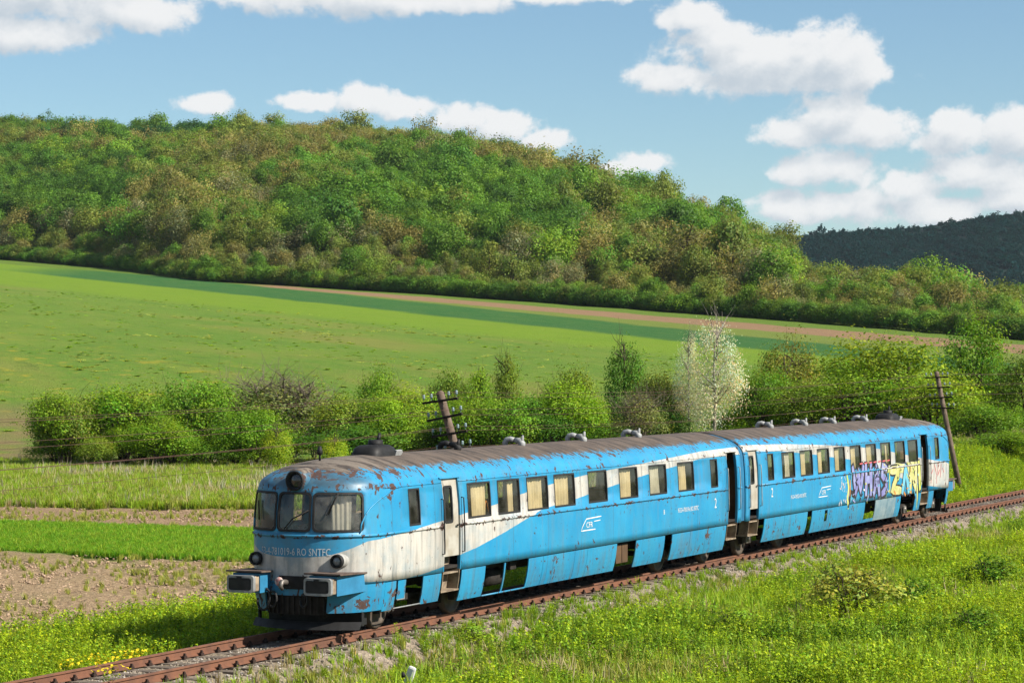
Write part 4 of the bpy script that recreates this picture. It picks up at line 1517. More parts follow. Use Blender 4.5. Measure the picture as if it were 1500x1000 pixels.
# ------------------------------------------------------------------ plants
def leaf_material(name, c, trans=.35, var=.25, rough=.6, spec=.2):
    m_, t, p, out = new_mat(name)
    at = t.add('ShaderNodeAttribute')
    at.attribute_name = 'Col'
    oi = t.add('ShaderNodeObjectInfo')
    k = t.ss(oi.outputs['Random'], 0, 1, 1 - var, 1 + var)
    cc = t.vm('SCALE', t.vm('MULTIPLY', at.outputs['Color'], c))
    cc.node.inputs['Scale'].default_value = 1
    t.put(cc.node.inputs['Scale'], k)
    t.put(p.inputs['Base Color'], cc)
    p.inputs['Roughness'].default_value = rough
    p.inputs['Specular IOR Level'].default_value = spec
    tr = t.add('ShaderNodeBsdfTranslucent')
    t.put(tr.inputs[0], t.vm('MULTIPLY', cc, (1.2, 1.25, .6)))
    ms = t.add('ShaderNodeMixShader')
    ms.inputs[0].default_value = trans
    t.l.new(p.outputs[0], ms.inputs[1]); t.l.new(tr.outputs[0], ms.inputs[2])
    t.l.new(ms.outputs[0], out.inputs[0])
    return m_


def np_mesh(name, V, F, mat, colr=None, smooth=False):
    """V (n,3), F (m,k) index array, colr (n,3)"""
    me = bpy.data.meshes.new(name)
    k = F.shape[1]
    me.vertices.add(len(V)); me.loops.add(F.size); me.polygons.add(len(F))
    me.vertices.foreach_set('co', np.ascontiguousarray(V, np.float32).ravel())
    me.loops.foreach_set('vertex_index', np.ascontiguousarray(F, np.int32).ravel())
    me.polygons.foreach_set('loop_start', np.arange(0, F.size, k, dtype=np.int32))
    if smooth:
        me.polygons.foreach_set('use_smooth', np.ones(len(F), bool))
    if colr is not None:
        a = me.attributes.new('Col', 'FLOAT_COLOR', 'POINT')
        a.data.foreach_set('color', np.c_[colr, np.ones(len(colr))].astype(np.float32).ravel())
    me.materials.append(mat)
    me.update(calc_edges=True)
    return me


def leaves(g, pos, nrm, size, asp=.62, bend=.12):
    """one folded leaf-shaped quad for each position"""
    n = len(pos)
    nrm = nrm / np.maximum(np.linalg.norm(nrm, axis=1, keepdims=True), 1e-6)
    r_ = g.normal(size=(n, 3))
    a = np.cross(nrm, r_); a /= np.maximum(np.linalg.norm(a, axis=1, keepdims=True), 1e-6)
    b = np.cross(nrm, a)
    s = size[:, None]
    V = np.stack([pos - a * s * .5, pos + b * s * asp * .5 + nrm * s * bend, pos + a * s * .5, pos - b * s * asp * .5 + nrm * s * bend], 1).reshape(-1, 3)
    F = np.arange(4 * n).reshape(n, 4)
    return V, F


def unit(g, n):
    v = g.normal(size=(n, 3))
    return v / np.linalg.norm(v, axis=1, keepdims=True)


def crown_mesh(name, seed, mat, n, leaf, kind='round', flat=.0, lobes=16, hue=.18, spray=.06, lr=1.0):
    """foliage in the unit box: width 1, height 1, foot at z = 0"""
    g = np.random.default_rng(seed)
    z0, z1 = {'round': (.08, 1.0), 'bush': (.02, 1.0), 'tall': (.04, 1.0), 'open': (.12, 1.0)}[kind]
    cz, rz_ = (z0 + z1) / 2, (z1 - z0) / 2
    C, Rr = [], []
    for i in range(lobes):
        d = unit(g, 1)[0]
        if kind == 'bush':
            d[2] = abs(d[2]) * 1.1 - .25
        if kind == 'tall':
            zz = g.uniform(-.85, .95)
            ww = .8 * (1 - max(zz, 0) ** 1.5 * .75) * (1 - max(-zz - .4, 0))
            an = g.uniform(0, 6.28)
            c = np.array([math.cos(an) * ww * .5 * .6, math.sin(an) * ww * .5 * .6, cz + zz * rz_ * .85])
            r = .17 * g.uniform(.7, 1.2) * (1 - .35 * max(zz, 0))
        else:
            rad = g.uniform(.45, .80)
            c = np.array([d[0] * .5 * rad, d[1] * .5 * rad, cz + d[2] * rz_ * rad])
            r = g.uniform(.14, .25) * lr
        C.append(c); Rr.append(r)
    C.append(np.array([0, 0, cz])); Rr.append(.30)
    C, Rr = np.array(C), np.array(Rr)
    w = Rr ** 2; w /= w.sum()
    li = g.choice(len(C), n, p=w)
    d = unit(g, n)
    up = g.random(n) < .35
    d[up, 2] = np.abs(d[up, 2])
    rad = Rr[li] * (g.random(n) ** .45) * g.uniform(.8, 1.18, n)
    sc = np.array([1, 1, rz_ / .42])
    pos = C[li] + d * rad[:, None] * sc
    # loose sprays stand out of the outline
    spr = g.random(n) < spray
    pos[spr] += d[spr] * (Rr[li[spr]] * g.uniform(.1, .45 + 2.5 * (spray - .06), spr.sum()))[:, None]
    pos[:, 2] = np.clip(pos[:, 2], .01, None)
    nrm = d * .95 + g.normal(size=(n, 3)) * .38 + np.array([0, 0, .25])
    size = leaf * g.uniform(.6, 1.4, n)
    V, F = leaves(g, pos, nrm, size)
    lob_b = g.uniform(.78, 1.22, len(C))
    lob_h = g.normal(0, hue * .5, len(C))
    br = lob_b[li] * g.uniform(.75, 1.25, n)
    h = lob_h[li] + g.normal(0, hue * .35, n)
    colr = np.stack([br * (1 + h), br, br * (1 - .5 * h)], 1)
    return np_mesh(name, V, F, mat, np.repeat(np.clip(colr, .1, 2.2), 4, 0))


def tube_arrays(path, rad, k=6):
    path = np.asarray(path, float)
    n = len(path)
    tang = np.gradient(path, axis=0)
    tang /= np.maximum(np.linalg.norm(tang, axis=1, keepdims=True), 1e-9)
    ref = np.where(np.abs(tang[:, 2:3]) > .9, np.array([[1., 0, 0]]), np.array([[0, 0, 1.]]))
    a = np.cross(tang, ref); a /= np.maximum(np.linalg.norm(a, axis=1, keepdims=True), 1e-9)
    b = np.cross(tang, a)
    t = np.arange(k) * 2 * np.pi / k
    V = path[:, None] + (a[:, None] * np.cos(t)[None, :, None] + b[:, None] * np.sin(t)[None, :, None]) * np.asarray(rad)[:, None, None]
    V = V.reshape(-1, 3)
    i = np.arange(n * k).reshape(n, k)
    j = np.roll(i, -1, axis=1)
    F = np.stack([i[:-1], j[:-1], j[1:], i[1:]], -1).reshape(-1, 4)
    return V, F


def trunk_mesh(name, seed, mat, r=.02, stems=1, limbs=7, spread=.34, z0=.25, top=.8, twigs=0):
    g = np.random.default_rng(seed)
    VV, FF, off = [], [], 0

    def put(p, rr, k=6):
        nonlocal off
        V, F = tube_arrays(p, rr, k)
        VV.append(V); FF.append(F + off); off += len(V)
    for s in range(stems):
        an = g.uniform(0, 6.28)
        sp = (0 if stems == 1 else spread * .5)
        tip = np.array([math.cos(an) * sp + g.normal(0, .03), math.sin(an) * sp + g.normal(0, .03), top])
        f = np.linspace(0, 1, 6)[:, None]
        p = np.array([g.normal(0, .02), g.normal(0, .02), -.03]) * (1 - f) + tip * f + g.normal(0, .012, (6, 3)) * f
        put(p, r * np.linspace(1.15, .3, 6))
        for b in range(limbs):
            q = g.uniform(.3, .95)
            st = p[0] + (p[-1] - p[0]) * q
            an2 = g.uniform(0, 6.28)
            ln = spread * g.uniform(.6, 1.1) * (1.15 - q * .5)
            e = st + np.array([math.cos(an2) * ln, math.sin(an2) * ln, ln * g.uniform(.3, 1.0)])
            f2 = np.linspace(0, 1, 4)[:, None]
            pb = st * (1 - f2) + e * f2 + g.normal(0, .012, (4, 3)) * f2
            put(pb, r * .5 * np.linspace(1, .25, 4), 5)
            for tw in range(twigs):
                s3 = pb[0] + (pb[-1] - pb[0]) * g.uniform(.2, 1)
                e3 = s3 + unit(g, 1)[0] * .16 + np.array([0, 0, .10])
                put(np.array([s3, (s3 + e3) / 2 + g.normal(0, .01, 3), e3]), r * .14 * np.array([1, .7, .3]), 3)
    V, F = np.concatenate(VV), np.concatenate(FF)
    return np_mesh(name, V, F, mat, None, True)


M_bark = simple('bark', (.10, .075, .055), .95, 0, .4, 6, .1, .6, (.055, .042, .032))
M_palebark = simple('pale_bark', (.34, .30, .26), .9, 0, .3, 6, .1, .4, (.22, .19, .16))
M_twig = simple('grey_twigs', (.20, .165, .125), .95, 0, .3, 6, .1)

LC = dict(dark=(.080, .175, .022), green=(.115, .225, .024), lime=(.170, .275, .026), olive=(.175, .220, .040), brown=(.225, .205, .060), grey=(.215, .210, .095), pine=(.030, .085, .024))
LM = {k: leaf_material('foliage_' + k, v, .42, .2) for k, v in LC.items()}


def scatter(name, protos, pts, rot, scl, idx, label, kind='stuff'):
    """many small copies as one object: geometry nodes place the prototypes on the points"""
    cl_ = bpy.data.collections.new(name + '_kinds')
    for o in protos:
        cl_.objects.link(o)
    me = bpy.data.meshes.new(name)
    n = len(pts)
    me.vertices.add(n)
    me.vertices.foreach_set('co', np.ascontiguousarray(pts, np.float32).ravel())
    for nm, ty, fld, arr in (('rot', 'FLOAT_VECTOR', 'vector', rot), ('scl', 'FLOAT_VECTOR', 'vector', scl), ('idx', 'INT', 'value', idx)):
        a = me.attributes.new(nm, ty, 'POINT')
        a.data.foreach_set(fld, np.ascontiguousarray(arr, np.int32 if ty == 'INT' else np.float32).ravel())
    o = mesh_obj(name, me)
    g = bpy.data.node_groups.new(name + '_nodes', 'GeometryNodeTree')
    g.interface.new_socket('Geometry', in_out='INPUT', socket_type='NodeSocketGeometry')
    g.interface.new_socket('Geometry', in_out='OUTPUT', socket_type='NodeSocketGeometry')
    gi, go = g.nodes.new('NodeGroupInput'), g.nodes.new('NodeGroupOutput')
    ip = g.nodes.new('GeometryNodeInstanceOnPoints')
    ci_ = g.nodes.new('GeometryNodeCollectionInfo')
    ci_.inputs['Collection'].default_value = cl_
    ci_.inputs['Separate Children'].default_value = True
    ci_.inputs['Reset Children'].default_value = True
    ip.inputs['Pick Instance'].default_value = True
    at = {}
    for nm, ty in (('rot', 'FLOAT_VECTOR'), ('scl', 'FLOAT_VECTOR'), ('idx', 'INT')):
        at[nm] = g.nodes.new('GeometryNodeInputNamedAttribute')
        at[nm].data_type = ty
        at[nm].inputs['Name'].default_value = nm
    e2r = g.nodes.new('FunctionNodeEulerToRotation')
    L = g.links.new
    L(gi.outputs[0], ip.inputs['Points']); L(ci_.outputs[0], ip.inputs['Instance'])
    out_of = lambda nd: [s for s in nd.outputs if s.enabled and s.name == 'Attribute'][0]
    L(out_of(at['rot']), e2r.inputs[0]); L(e2r.outputs[0], ip.inputs['Rotation'])
    L(out_of(at['scl']), ip.inputs['Scale']); L(out_of(at['idx']), ip.inputs['Instance Index'])
    L(ip.outputs[0], go.inputs[0])
    md = o.modifiers.new('scatter', 'NODES')
    md.node_group = g
    tag(o, label, kind=kind)
    return o


def proto(name, me):
    return bpy.data.objects.new(name, me)


def px_of(X, Y, Z):
    d, l = dl_of(X, Y)
    return 750 + FPX * l / d, 533 - FPX * (Z - CAM.z) / d, d


def at_px(x, d):
    return xy_of(d, d * (x - 750) / FPX)


# ---- the wood on the hill
tree_shapes = []
for k, (kd, nl, lf, lb) in enumerate((('round', 3000, .047, 20), ('round', 2900, .047, 26), ('tall', 2700, .044, 24), ('bush', 2900, .048, 20), ('round', 3000, .046, 15))):
    tree_shapes.append((kd, nl, lf, lb, 40 + k))
crown_me = {}
for cn in LC:
    for k, (kd, nl, lf, lb, sdv) in enumerate(tree_shapes):
        n_ = int(nl * (.62 if cn in ('grey', 'brown') else 1))
        crown_me[cn, k] = crown_mesh('crown', sdv + 11 * list(LC).index(cn), LM[cn], n_, lf, kd, lobes=lb)
trunk_me = [trunk_mesh('trunk', 80 + k, M_bark, .022, 1, 9, .36) for k in range(3)]
sp_ = 6.2
dd, ll = np.meshgrid(np.arange(370, 1250, sp_), np.arange(-340, 230, sp_), indexing='ij')
dd = (dd + rng.uniform(-.48, .48, dd.shape) * sp_).ravel(); ll = (ll + rng.uniform(-.48, .48, ll.shape) * sp_).ravel()
uu = ll / dd
d0_, d1_ = np.interp(uu, fu, fd), np.interp(uu, ru, rd)
vv_ = (dd - d0_) / (d1_ - d0_)
keep = (vv_ > .004) & (vv_ < 1.22) & (uu > -.255) & (uu < .235)
uu, vv_ = uu[keep], vv_[keep]
fx, fy, fz = hill_point(uu, vv_)
fd_, fl_ = dl_of(fx, fy)
pxx = 750 + FPX * uu


def vnoise(x, y, s, seed):
    g = np.random.default_rng(seed)
    tab = g.random((64, 64))
    x, y = np.asarray(x) / s + 100, np.asarray(y) / s + 100
    ix, iy = np.floor(x).astype(int), np.floor(y).astype(int)
    a, b = x - ix, y - iy
    a, b = a * a * (3 - 2 * a), b * b * (3 - 2 * b)
    T_ = lambda i, j: tab[i % 64, j % 64]
    return (T_(ix, iy) * (1 - a) + T_(ix + 1, iy) * a) * (1 - b) + (T_(ix, iy + 1) * (1 - a) + T_(ix + 1, iy + 1) * a) * b


nA, nB = vnoise(fl_, fd_, 45, 3), vnoise(fl_, fd_, 22, 5)
names_ = list(LC)
kindv = []
for x, v, a, b in zip(pxx, vv_, nA, nB):
    r = rng.random()
    if 60 < x < 340 and v > .80 and a > .25:
        w_ = dict(pine=.75, dark=.25)
    elif 560 < x < 860 and .12 < v < .62:
        w_ = dict(dark=.52, green=.38, olive=.06, lime=.04)
    elif x > 1150:
        w_ = dict(olive=.44, green=.20, brown=.12, grey=.10, lime=.14)
    elif v < .10:
        w_ = dict(olive=.28, grey=.20, brown=.14, green=.24, lime=.10, dark=.04)
    elif a > .55:
        w_ = dict(brown=.46, olive=.32, grey=.10, green=.12)
    elif a < .36:
        w_ = dict(green=.46, dark=.32, lime=.10, olive=.12)
    else:
        w_ = dict(olive=.34, brown=.26, green=.20, grey=.10, dark=.06, lime=.04)
    ks = list(w_); pv = np.cumsum([w_[k] for k in ks])
    kindv.append(names_.index(ks[int(np.searchsorted(pv / pv[-1], .5 * r + .5 * b if rng.random() < .5 else r).clip(0, len(ks) - 1))]))
kindv = np.array(kindv)
n_tr = len(fx)
hgt = rng.uniform(6.5, 12.5, n_tr) * np.where(vv_ < .08, .62, 1.0) * np.where(pxx > 1150, .72, 1.0) * np.where(rng.random(n_tr) < .07, 1.4, 1)
wid = hgt * rng.uniform(.80, 1.15, n_tr)
shp = rng.integers(0, 5, n_tr)
rz_t = rng.uniform(0, 6.28, n_tr)
inview = (pxx > -20) & (pxx < 1520)
order = np.argsort(np.where(inview, fd_ - 30 * (vv_ < .05), 1e9))
solo = set(order[:285].tolist())
lab_c = dict(dark='dark green', green='fresh green', lime='bright yellow green', olive='olive green', brown='rusty brown leafing', grey='grey half bare', pine='blackish green')
for i in order[:285]:
    cn = names_[kindv[i]]
    rt_ = empty('forest_tree', (fx[i], fy[i], fz[i]))
    rt_.scale = (wid[i], wid[i], hgt[i])
    rt_.rotation_euler = (0, 0, rz_t[i])
    sm_ = ('low ' if hgt[i] < 6 else ('tall ' if hgt[i] > 10.5 else '')) + {2: 'upright ', 3: 'bushy '}.get(int(shp[i]), 'round headed ')
    tag(rt_, f'{sm_}{lab_c[cn]} tree along the lower edge of the wooded hill', 'tree', f'{sm_}{lab_c[cn]} trees on the lower edge of the wood')
    mesh_obj('crown', crown_me[cn, int(shp[i])], rt_)
    mesh_obj('trunk', trunk_me[i % 3], rt_)
rest = np.array([i for i in range(n_tr) if i not in solo])
protos = [proto(f'forest_kind_{a:02d}_{k}', crown_me[cn, k]) for a, cn in enumerate(names_) for k in range(5)]
scatter('woodland', protos, np.stack([fx, fy, fz], 1)[rest], np.stack([0 * rz_t, 0 * rz_t, rz_t], 1)[rest], np.stack([wid, wid, hgt], 1)[rest], (kindv * 5 + shp)[rest], 'mixed spring wood covering the hill')
# bushes that close the lower edge of the wood
nu_ = 1300
u_ = rng.uniform(-.24, .225, nu_); v_ = rng.normal(.004, .012, nu_)
x_, y_, z_ = hill_point(u_, v_)
hs_ = rng.uniform(2.2, 5.0, nu_)
up = [proto(f'under_{a}_{k}', crown_me[cn, 3]) for a, cn in enumerate(('green', 'lime', 'olive', 'green', 'dark', 'olive')) for k in range(1)]
scatter('undergrowth', up, np.stack([x_, y_, z_ - .3], 1), np.stack([0 * x_, 0 * x_, rng.uniform(0, 6, nu_)], 1), np.stack([hs_ * 1.3, hs_ * 1.3, hs_], 1), rng.integers(0, 6, nu_), 'low bushes closing the lower edge of the wood')
# far ridge wood, its leaf colour darkened to stand for cloud shadow
M_farleaf_shaded = leaf_material('foliage_far', (.006, .034, .034), .3, .1, spec=.0)
fprot = [proto(f'far_kind_{k}', crown_mesh('far_crown', 300 + k, M_farleaf_shaded, 160, .20, 'round', lobes=8)) for k in range(3)]
nf_ = 9000
u_ = rng.uniform(.085, .25, nf_); v_ = rng.uniform(.1, 1.0, nf_) ** .8
ridge_open = rng.random(nf_)
keep = ~((v_ > .97) & (ridge_open < .7))
u_, v_ = u_[keep], v_[keep]
x_, y_, z_ = far_hill_point(u_, v_)
n_ = len(x_)
s_ = rng.uniform(3.5, 6, n_) * np.where(rng.random(n_) < .02, 1.7, 1)
scatter('far_woodland', fprot, np.stack([x_, y_, z_ - 2], 1), np.stack([0 * x_, 0 * x_, rng.uniform(0, 6, n_)], 1), np.stack([s_ * 1.1, s_ * 1.1, s_], 1), rng.integers(0, 3, n_), 'wood on the far ridge, coloured as under cloud shadow')

# ---- shrubs and trees of the hedge behind the railway
HC = dict(fresh=(.185, .310, .014), mid=(.145, .270, .016), deep=(.075, .175, .014), yellow=(.240, .335, .016), olive=(.180, .250, .024), bare=(.190, .220, .060), white=(.62, .63, .46), rusty=(.200, .230, .036))
HM = {k: leaf_material('hedge_leaf_' + k, v, .38, .12) for k, v in HC.items()}
hcrown, htrunk = {}, {}
for k, kd in enumerate(('bush', 'bush', 'round', 'tall', 'open')):
    htrunk[kd, k] = None
for cn in HC:
    for k, kd in enumerate(('bush', 'bush', 'tall', 'round')):
        n_ = {'white': 9000, 'bare': 5600}.get(cn, 9500)
        hcrown[cn, k] = crown_mesh('crown', 500 + k + 7 * list(HC).index(cn), HM[cn], n_, .025 if cn != 'white' else .016, kd, lobes=46 if kd != 'tall' else 36, hue=.24, spray=.16, lr=.80)
hedge_trunk = [trunk_mesh('trunk', 600, M_bark, .014, 5, 7, .30, top=.72, twigs=3), trunk_mesh('trunk', 601, M_bark, .016, 4, 7, .30, top=.7, twigs=3), trunk_mesh('trunk', 602, M_bark, .026, 1, 14, .30, top=.92, twigs=3), trunk_mesh('trunk', 603, M_bark, .022, 2, 10, .26, top=.75, twigs=3)]
bare_trunk = trunk_mesh('trunk', 610, M_twig, .012, 9, 10, .42, top=.86, twigs=7)
white_trunk = trunk_mesh('trunk', 611, M_palebark, .020, 1, 16, .28, top=.95, twigs=4)


def place(name, label, cat, x0, x1, ytop, d, cn, k, group=None, trunk=None, ybase=None, grow=1.0):
    xm = (x0 + x1) / 2
    X_, Y_ = at_px(xm, d)
    gz = float(ground_z(X_, Y_))
    w_ = (x1 - x0) * d / FPX * grow
    h_ = CAM.z + d * (533 - ytop) / FPX - gz
    r_ = empty(name, (X_, Y_, gz - .05))
    r_.scale = (w_, w_, h_ * 1.09)
    r_.rotation_euler = (0, 0, rng.uniform(0, 6.28))
    tag(r_, label, cat, group)
    mesh_obj('crown' if cat == 'tree' else 'foliage', hcrown[cn, k], r_)
    mesh_obj('trunk' if cat == 'tree' else 'stems', trunk or hedge_trunk[k], r_)
    return r_


HG = 'shrubs of the hedge behind the railway'
spec = [
    ('shrub', 'fresh green shrub at the free left end of the hedge', 'shrub', 38, 136, 572, 150, 'fresh', 0),
    ('shrub', 'wide fresh green shrub with bare lower stems, second from the hedge end', 'shrub', 112, 252, 562, 152, 'fresh', 1),
    ('shrub', 'deep green shrub, tallest between the hedge end and the grey thicket', 'shrub', 222, 345, 553, 153, 'mid', 0),
    ('shrub', 'light green low shrub in front of the deep green one', 'shrub', 182, 282, 612, 147, 'fresh', 1),
    ('thicket', 'grey half bare thicket beside the deep green shrub', 'thicket', 330, 492, 552, 156, 'bare', 0),
    ('shrub', 'olive shrub in front of the grey thicket', 'shrub', 318, 425, 596, 149, 'mid', 1),
    ('sapling', 'small bright yellow green sapling beside the cab roof', 'sapling', 380, 432, 622, 143, 'yellow', 2),
    ('sapling', 'tiny yellow green sapling between the cab roof and exhaust', 'sapling', 466, 512, 634, 141, 'yellow', 2),
    ('shrub', 'yellowish green dense shrub behind the exhaust housing of the leading railcar', 'shrub', 452, 565, 578, 151, 'olive', 1),
    ('shrub', 'broad yellowish green shrub left of the thick telegraph pole', 'shrub', 530, 650, 570, 153, 'yellow', 0),
    ('shrub', 'deep green low shrub under the yellowish ones', 'shrub', 440, 600, 622, 147, 'deep', 1),
    ('shrub', 'dull green shrub showing over the yellowish hedge top', 'shrub', 518, 590, 541, 172, 'mid', 1),
    ('shrub', 'feathery dull green shrub above the head of the thick telegraph pole', 'shrub', 622, 690, 541, 170, 'olive', 0),
    ('shrub', 'green pointed shrub right of the thick telegraph pole', 'shrub', 658, 735, 552, 152, 'fresh', 2),
    ('shrub', 'mid green shrub over the first pale roof ventilator', 'shrub', 690, 800, 580, 148, 'mid', 0),
    ('tree', 'slender olive tree above the first pale roof ventilator', 'tree', 712, 772, 527, 158, 'olive', 2),
    ('shrub', 'fresh green shrub over the second pale roof ventilator', 'shrub', 775, 885, 556, 150, 'fresh', 0),
    ('shrub', 'rounded olive shrub behind the one over the second ventilator', 'shrub', 795, 880, 540, 165, 'olive', 1),
    ('tree', 'dark green tree standing tall out of the hedge', 'tree', 880, 952, 502, 156, 'deep', 2),
    ('shrub', 'rusty olive shrub between the dark tree and the white tree', 'shrub', 925, 1022, 545, 153, 'rusty', 0),
    ('thicket', 'grey bare branches in front of the rusty olive shrub', 'thicket', 895, 975, 580, 146, 'bare', 1),
    ('tree', 'slim white blossoming tree rising above the hedge', 'tree', 1006, 1094, 481, 149, 'white', 2),
    ('tree', 'small white blossoming stem leaning from the white tree', 'tree', 986, 1030, 500, 151, 'white', 2),
    ('shrub', 'green shrub right of the white tree', 'shrub', 1078, 1160, 540, 150, 'mid', 0),
    ('tree', 'olive tree with a rusty top behind the shrub by the white tree', 'tree', 1108, 1205, 492, 160, 'rusty', 3),
    ('shrub', 'olive shrub low over the roof of the graffitied railcar', 'shrub', 1130, 1235, 558, 147, 'olive', 1),
    ('tree', 'big round yellow green willow over the graffitied railcar', 'tree', 1205, 1392, 496, 150, 'yellow', 3),
    ('shrub', 'yellow green willow bush below the big round willow', 'shrub', 1180, 1320, 540, 146, 'fresh', 0),
    ('tree', 'dark green tree behind the slim telegraph pole', 'tree', 1370, 1482, 476, 158, 'mid', 3),
    ('shrub', 'light green willow bush behind the slim telegraph pole', 'shrub', 1300, 1440, 545, 143, 'yellow', 1),
    ('shrub', 'dull olive tall shrub at the far end of the hedge', 'shrub', 1455, 1560, 512, 152, 'olive', 0),
    ('shrub', 'dark green undergrowth bush at the foot of the slim telegraph pole', 'shrub', 1385, 1500, 590, 138, 'mid', 1),
    ('shrub', 'low bright bush on the bank past the tail of the train', 'shrub', 1415, 1530, 628, 128, 'fresh', 0),
    ('shrub', 'small bush on the bank right behind the last buffers', 'shrub', 1388, 1450, 668, 124, 'mid', 1),
]
for nm, lb, ct, x0, x1, yt, d, cn, k in spec:
    tr_ = bare_trunk if cn == 'bare' else (white_trunk if cn == 'white' else None)
    place(nm, lb, ct, x0, x1, yt, d, cn, k, HG if ct == 'shrub' else None, tr_, grow=1.5 if cn == 'white' else 1.28)
# plain infill shrubs in the depth of the hedge
for k in range(110):
    xm = rng.uniform(60, 1540)
    w_ = rng.uniform(70, 130)
    yt = 612 + rng.uniform(-34, 34) - (30 if xm > 1100 else 0)
    cn = str(rng.choice(['mid', 'fresh', 'olive', 'deep', 'rusty'], p=[.34, .28, .16, .20, .02]))
    place('shrub', dict(mid='plain mid green', fresh='plain fresh green', olive='plain olive', deep='plain deep green', rusty='plain rusty olive')[cn] + ' shrub filling the depth of the hedge', 'shrub', xm - w_ / 2, xm + w_ / 2, yt, rng.uniform(148, 160), cn, int(rng.integers(0, 2)), dict(mid='plain mid green', fresh='plain fresh green', olive='plain olive', deep='plain deep green', rusty='plain rusty olive')[cn] + ' infill shrubs')

# ---- grass, weeds, clods, stones
def tuft_mesh(name, seed, mat, n, h, lean=.45, w=.012, c0=(1, 1, 1)):
    g = np.random.default_rng(seed)
    an = g.uniform(0, 6.28, n); ln = np.abs(g.normal(0, lean, n)); hh = h * g.uniform(.55, 1.1, n)
    base = np.stack([g.normal(0, .06, n), g.normal(0, .06, n), np.zeros(n)], 1)
    dr = np.stack([np.cos(an), np.sin(an), 0 * an], 1)
    sd = np.stack([-np.sin(an), np.cos(an), 0 * an], 1) * w
    mid = base + dr * (ln * hh * .35)[:, None] + np.array([0, 0, 1]) * (hh * .6)[:, None]
    tip = base + dr * (ln * hh)[:, None] + np.array([0, 0, 1]) * (hh * (1 - .25 * ln))[:, None]
    V = np.stack([base - sd, base + sd, mid + sd * .8, mid - sd * .8, tip + sd * .1, tip - sd * .1], 1).reshape(-1, 3)
    i = np.arange(n)[:, None] * 6
    F = np.concatenate([i + np.array([0, 1, 2, 3]), i + np.array([3, 2, 4, 5])])
    br = g.uniform(.7, 1.3, n); hu = g.normal(0, .12, n)
    colr = np.repeat(np.stack([br * (1 + hu), br, br * (1 - hu)], 1) * np.array(c0), 6, 0)
    return np_mesh(name, V, F, mat, np.clip(colr, .05, 2.5))


def weed_mesh(name, seed, mat, stems, per, h, leaf, spread=.22):
    g = np.random.default_rng(seed)
    P_, N_, S_ = [], [], []
    VV, FF, off = [], [], 0
    for s in range(stems):
        an = g.uniform(0, 6.28); l_ = abs(g.normal(0, spread)); hh = h * g.uniform(.6, 1.1)
        b = np.array([g.normal(0, .07), g.normal(0, .07), 0]); tip = b + np.array([math.cos(an) * l_, math.sin(an) * l_, hh])
        V, F = tube_arrays(np.array([b, (b + tip) / 2 + g.normal(0, .02, 3), tip]), [.006, .005, .002], 3)
        VV.append(V); FF.append(F + off); off += len(V)
        f = g.uniform(.15, 1.0, per)
        a2 = g.uniform(0, 6.28, per)
        out = np.stack([np.cos(a2), np.sin(a2), g.uniform(-.2, .6, per)], 1)
        r_ = leaf * g.uniform(.4, 1.6, per) * (1.2 - .6 * f)
        P_.append(b + (tip - b) * f[:, None] + out * r_[:, None]); N_.append(out * .5 + np.array([0, 0, .8]) + g.normal(0, .35, (per, 3))); S_.append(leaf * g.uniform(.6, 1.4, per))
    pos, nr, sz = np.concatenate(P_), np.concatenate(N_), np.concatenate(S_)
    V, F = leaves(g, pos, nr, sz, .6)
    n = len(pos)
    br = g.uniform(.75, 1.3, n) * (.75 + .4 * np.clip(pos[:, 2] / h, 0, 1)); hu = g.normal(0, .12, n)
    c1 = np.repeat(np.stack([br * (1 + hu), br, br * (1 - hu)], 1), 4, 0)
    Vs, Fs = np.concatenate(VV), np.concatenate(FF)
    c2 = np.full((len(Vs), 3), .8)
    return np_mesh(name, np.concatenate([V, Vs]), np.concatenate([F, Fs + len(V)]), mat, np.concatenate([np.clip(c1, .05, 2.5), c2]))


M_w1 = leaf_material('weed_yellow_green', (.310, .400, .012), .38, .22)
M_w2 = leaf_material('weed_green', (.240, .345, .014), .38, .22)
M_w3 = leaf_material('weed_dark', (.135, .235, .014), .38, .22)
M_g1 = leaf_material('grass_fresh', (.240, .340, .024), .38, .22)
M_g2 = leaf_material('grass_pale', (.290, .320, .060), .33, .22)
M_g3 = leaf_material('grass_dry', (.330, .270, .140), .25, .2)
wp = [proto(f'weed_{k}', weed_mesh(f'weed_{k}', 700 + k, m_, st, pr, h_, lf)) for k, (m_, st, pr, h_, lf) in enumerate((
    (M_w1, 7, 24, .60, .044), (M_w1, 8, 22, .48, .040), (M_w2, 7, 24, .62, .044), (M_w2, 6, 22, .45, .048), (M_w3, 7, 22, .55, .046), (M_w1, 9, 24, .70, .038)))]
gp = [proto(f'tuft_{k}', tuft_mesh(f'tuft_{k}', 720 + k, m_, n_, h_)) for k, (m_, n_, h_) in enumerate(((M_g1, 26, .38), (M_g1, 22, .30), (M_g2, 24, .40), (M_g3, 18, .45)))]


def sample(n, x0, x1, y0, y1, fn=None, margin=60):
    X_ = rng.uniform(x0, x1, n); Y_ = rng.uniform(y0, y1, n)
    Z_ = np.maximum(ground_z(X_, Y_), np.interp(Y_, [a for a, b in prof_b], [b for a, b in prof_b], left=-9, right=-9) - .02)
    px, py, d = px_of(X_, Y_, Z_)
    k = (px > -margin) & (px < 1500 + margin) & (py < 1000 + margin * 1.5) & (d > 5)
    if fn is not None:
        k &= fn(X_, Y_)
    return X_[k], Y_[k], Z_[k]


def rots(n, tilt=.12):
    return np.stack([rng.normal(0, tilt, n), rng.normal(0, tilt, n), rng.uniform(0, 6.28, n)], 1)


def cube_scale(s):
    return np.stack([s, s, s], 1)


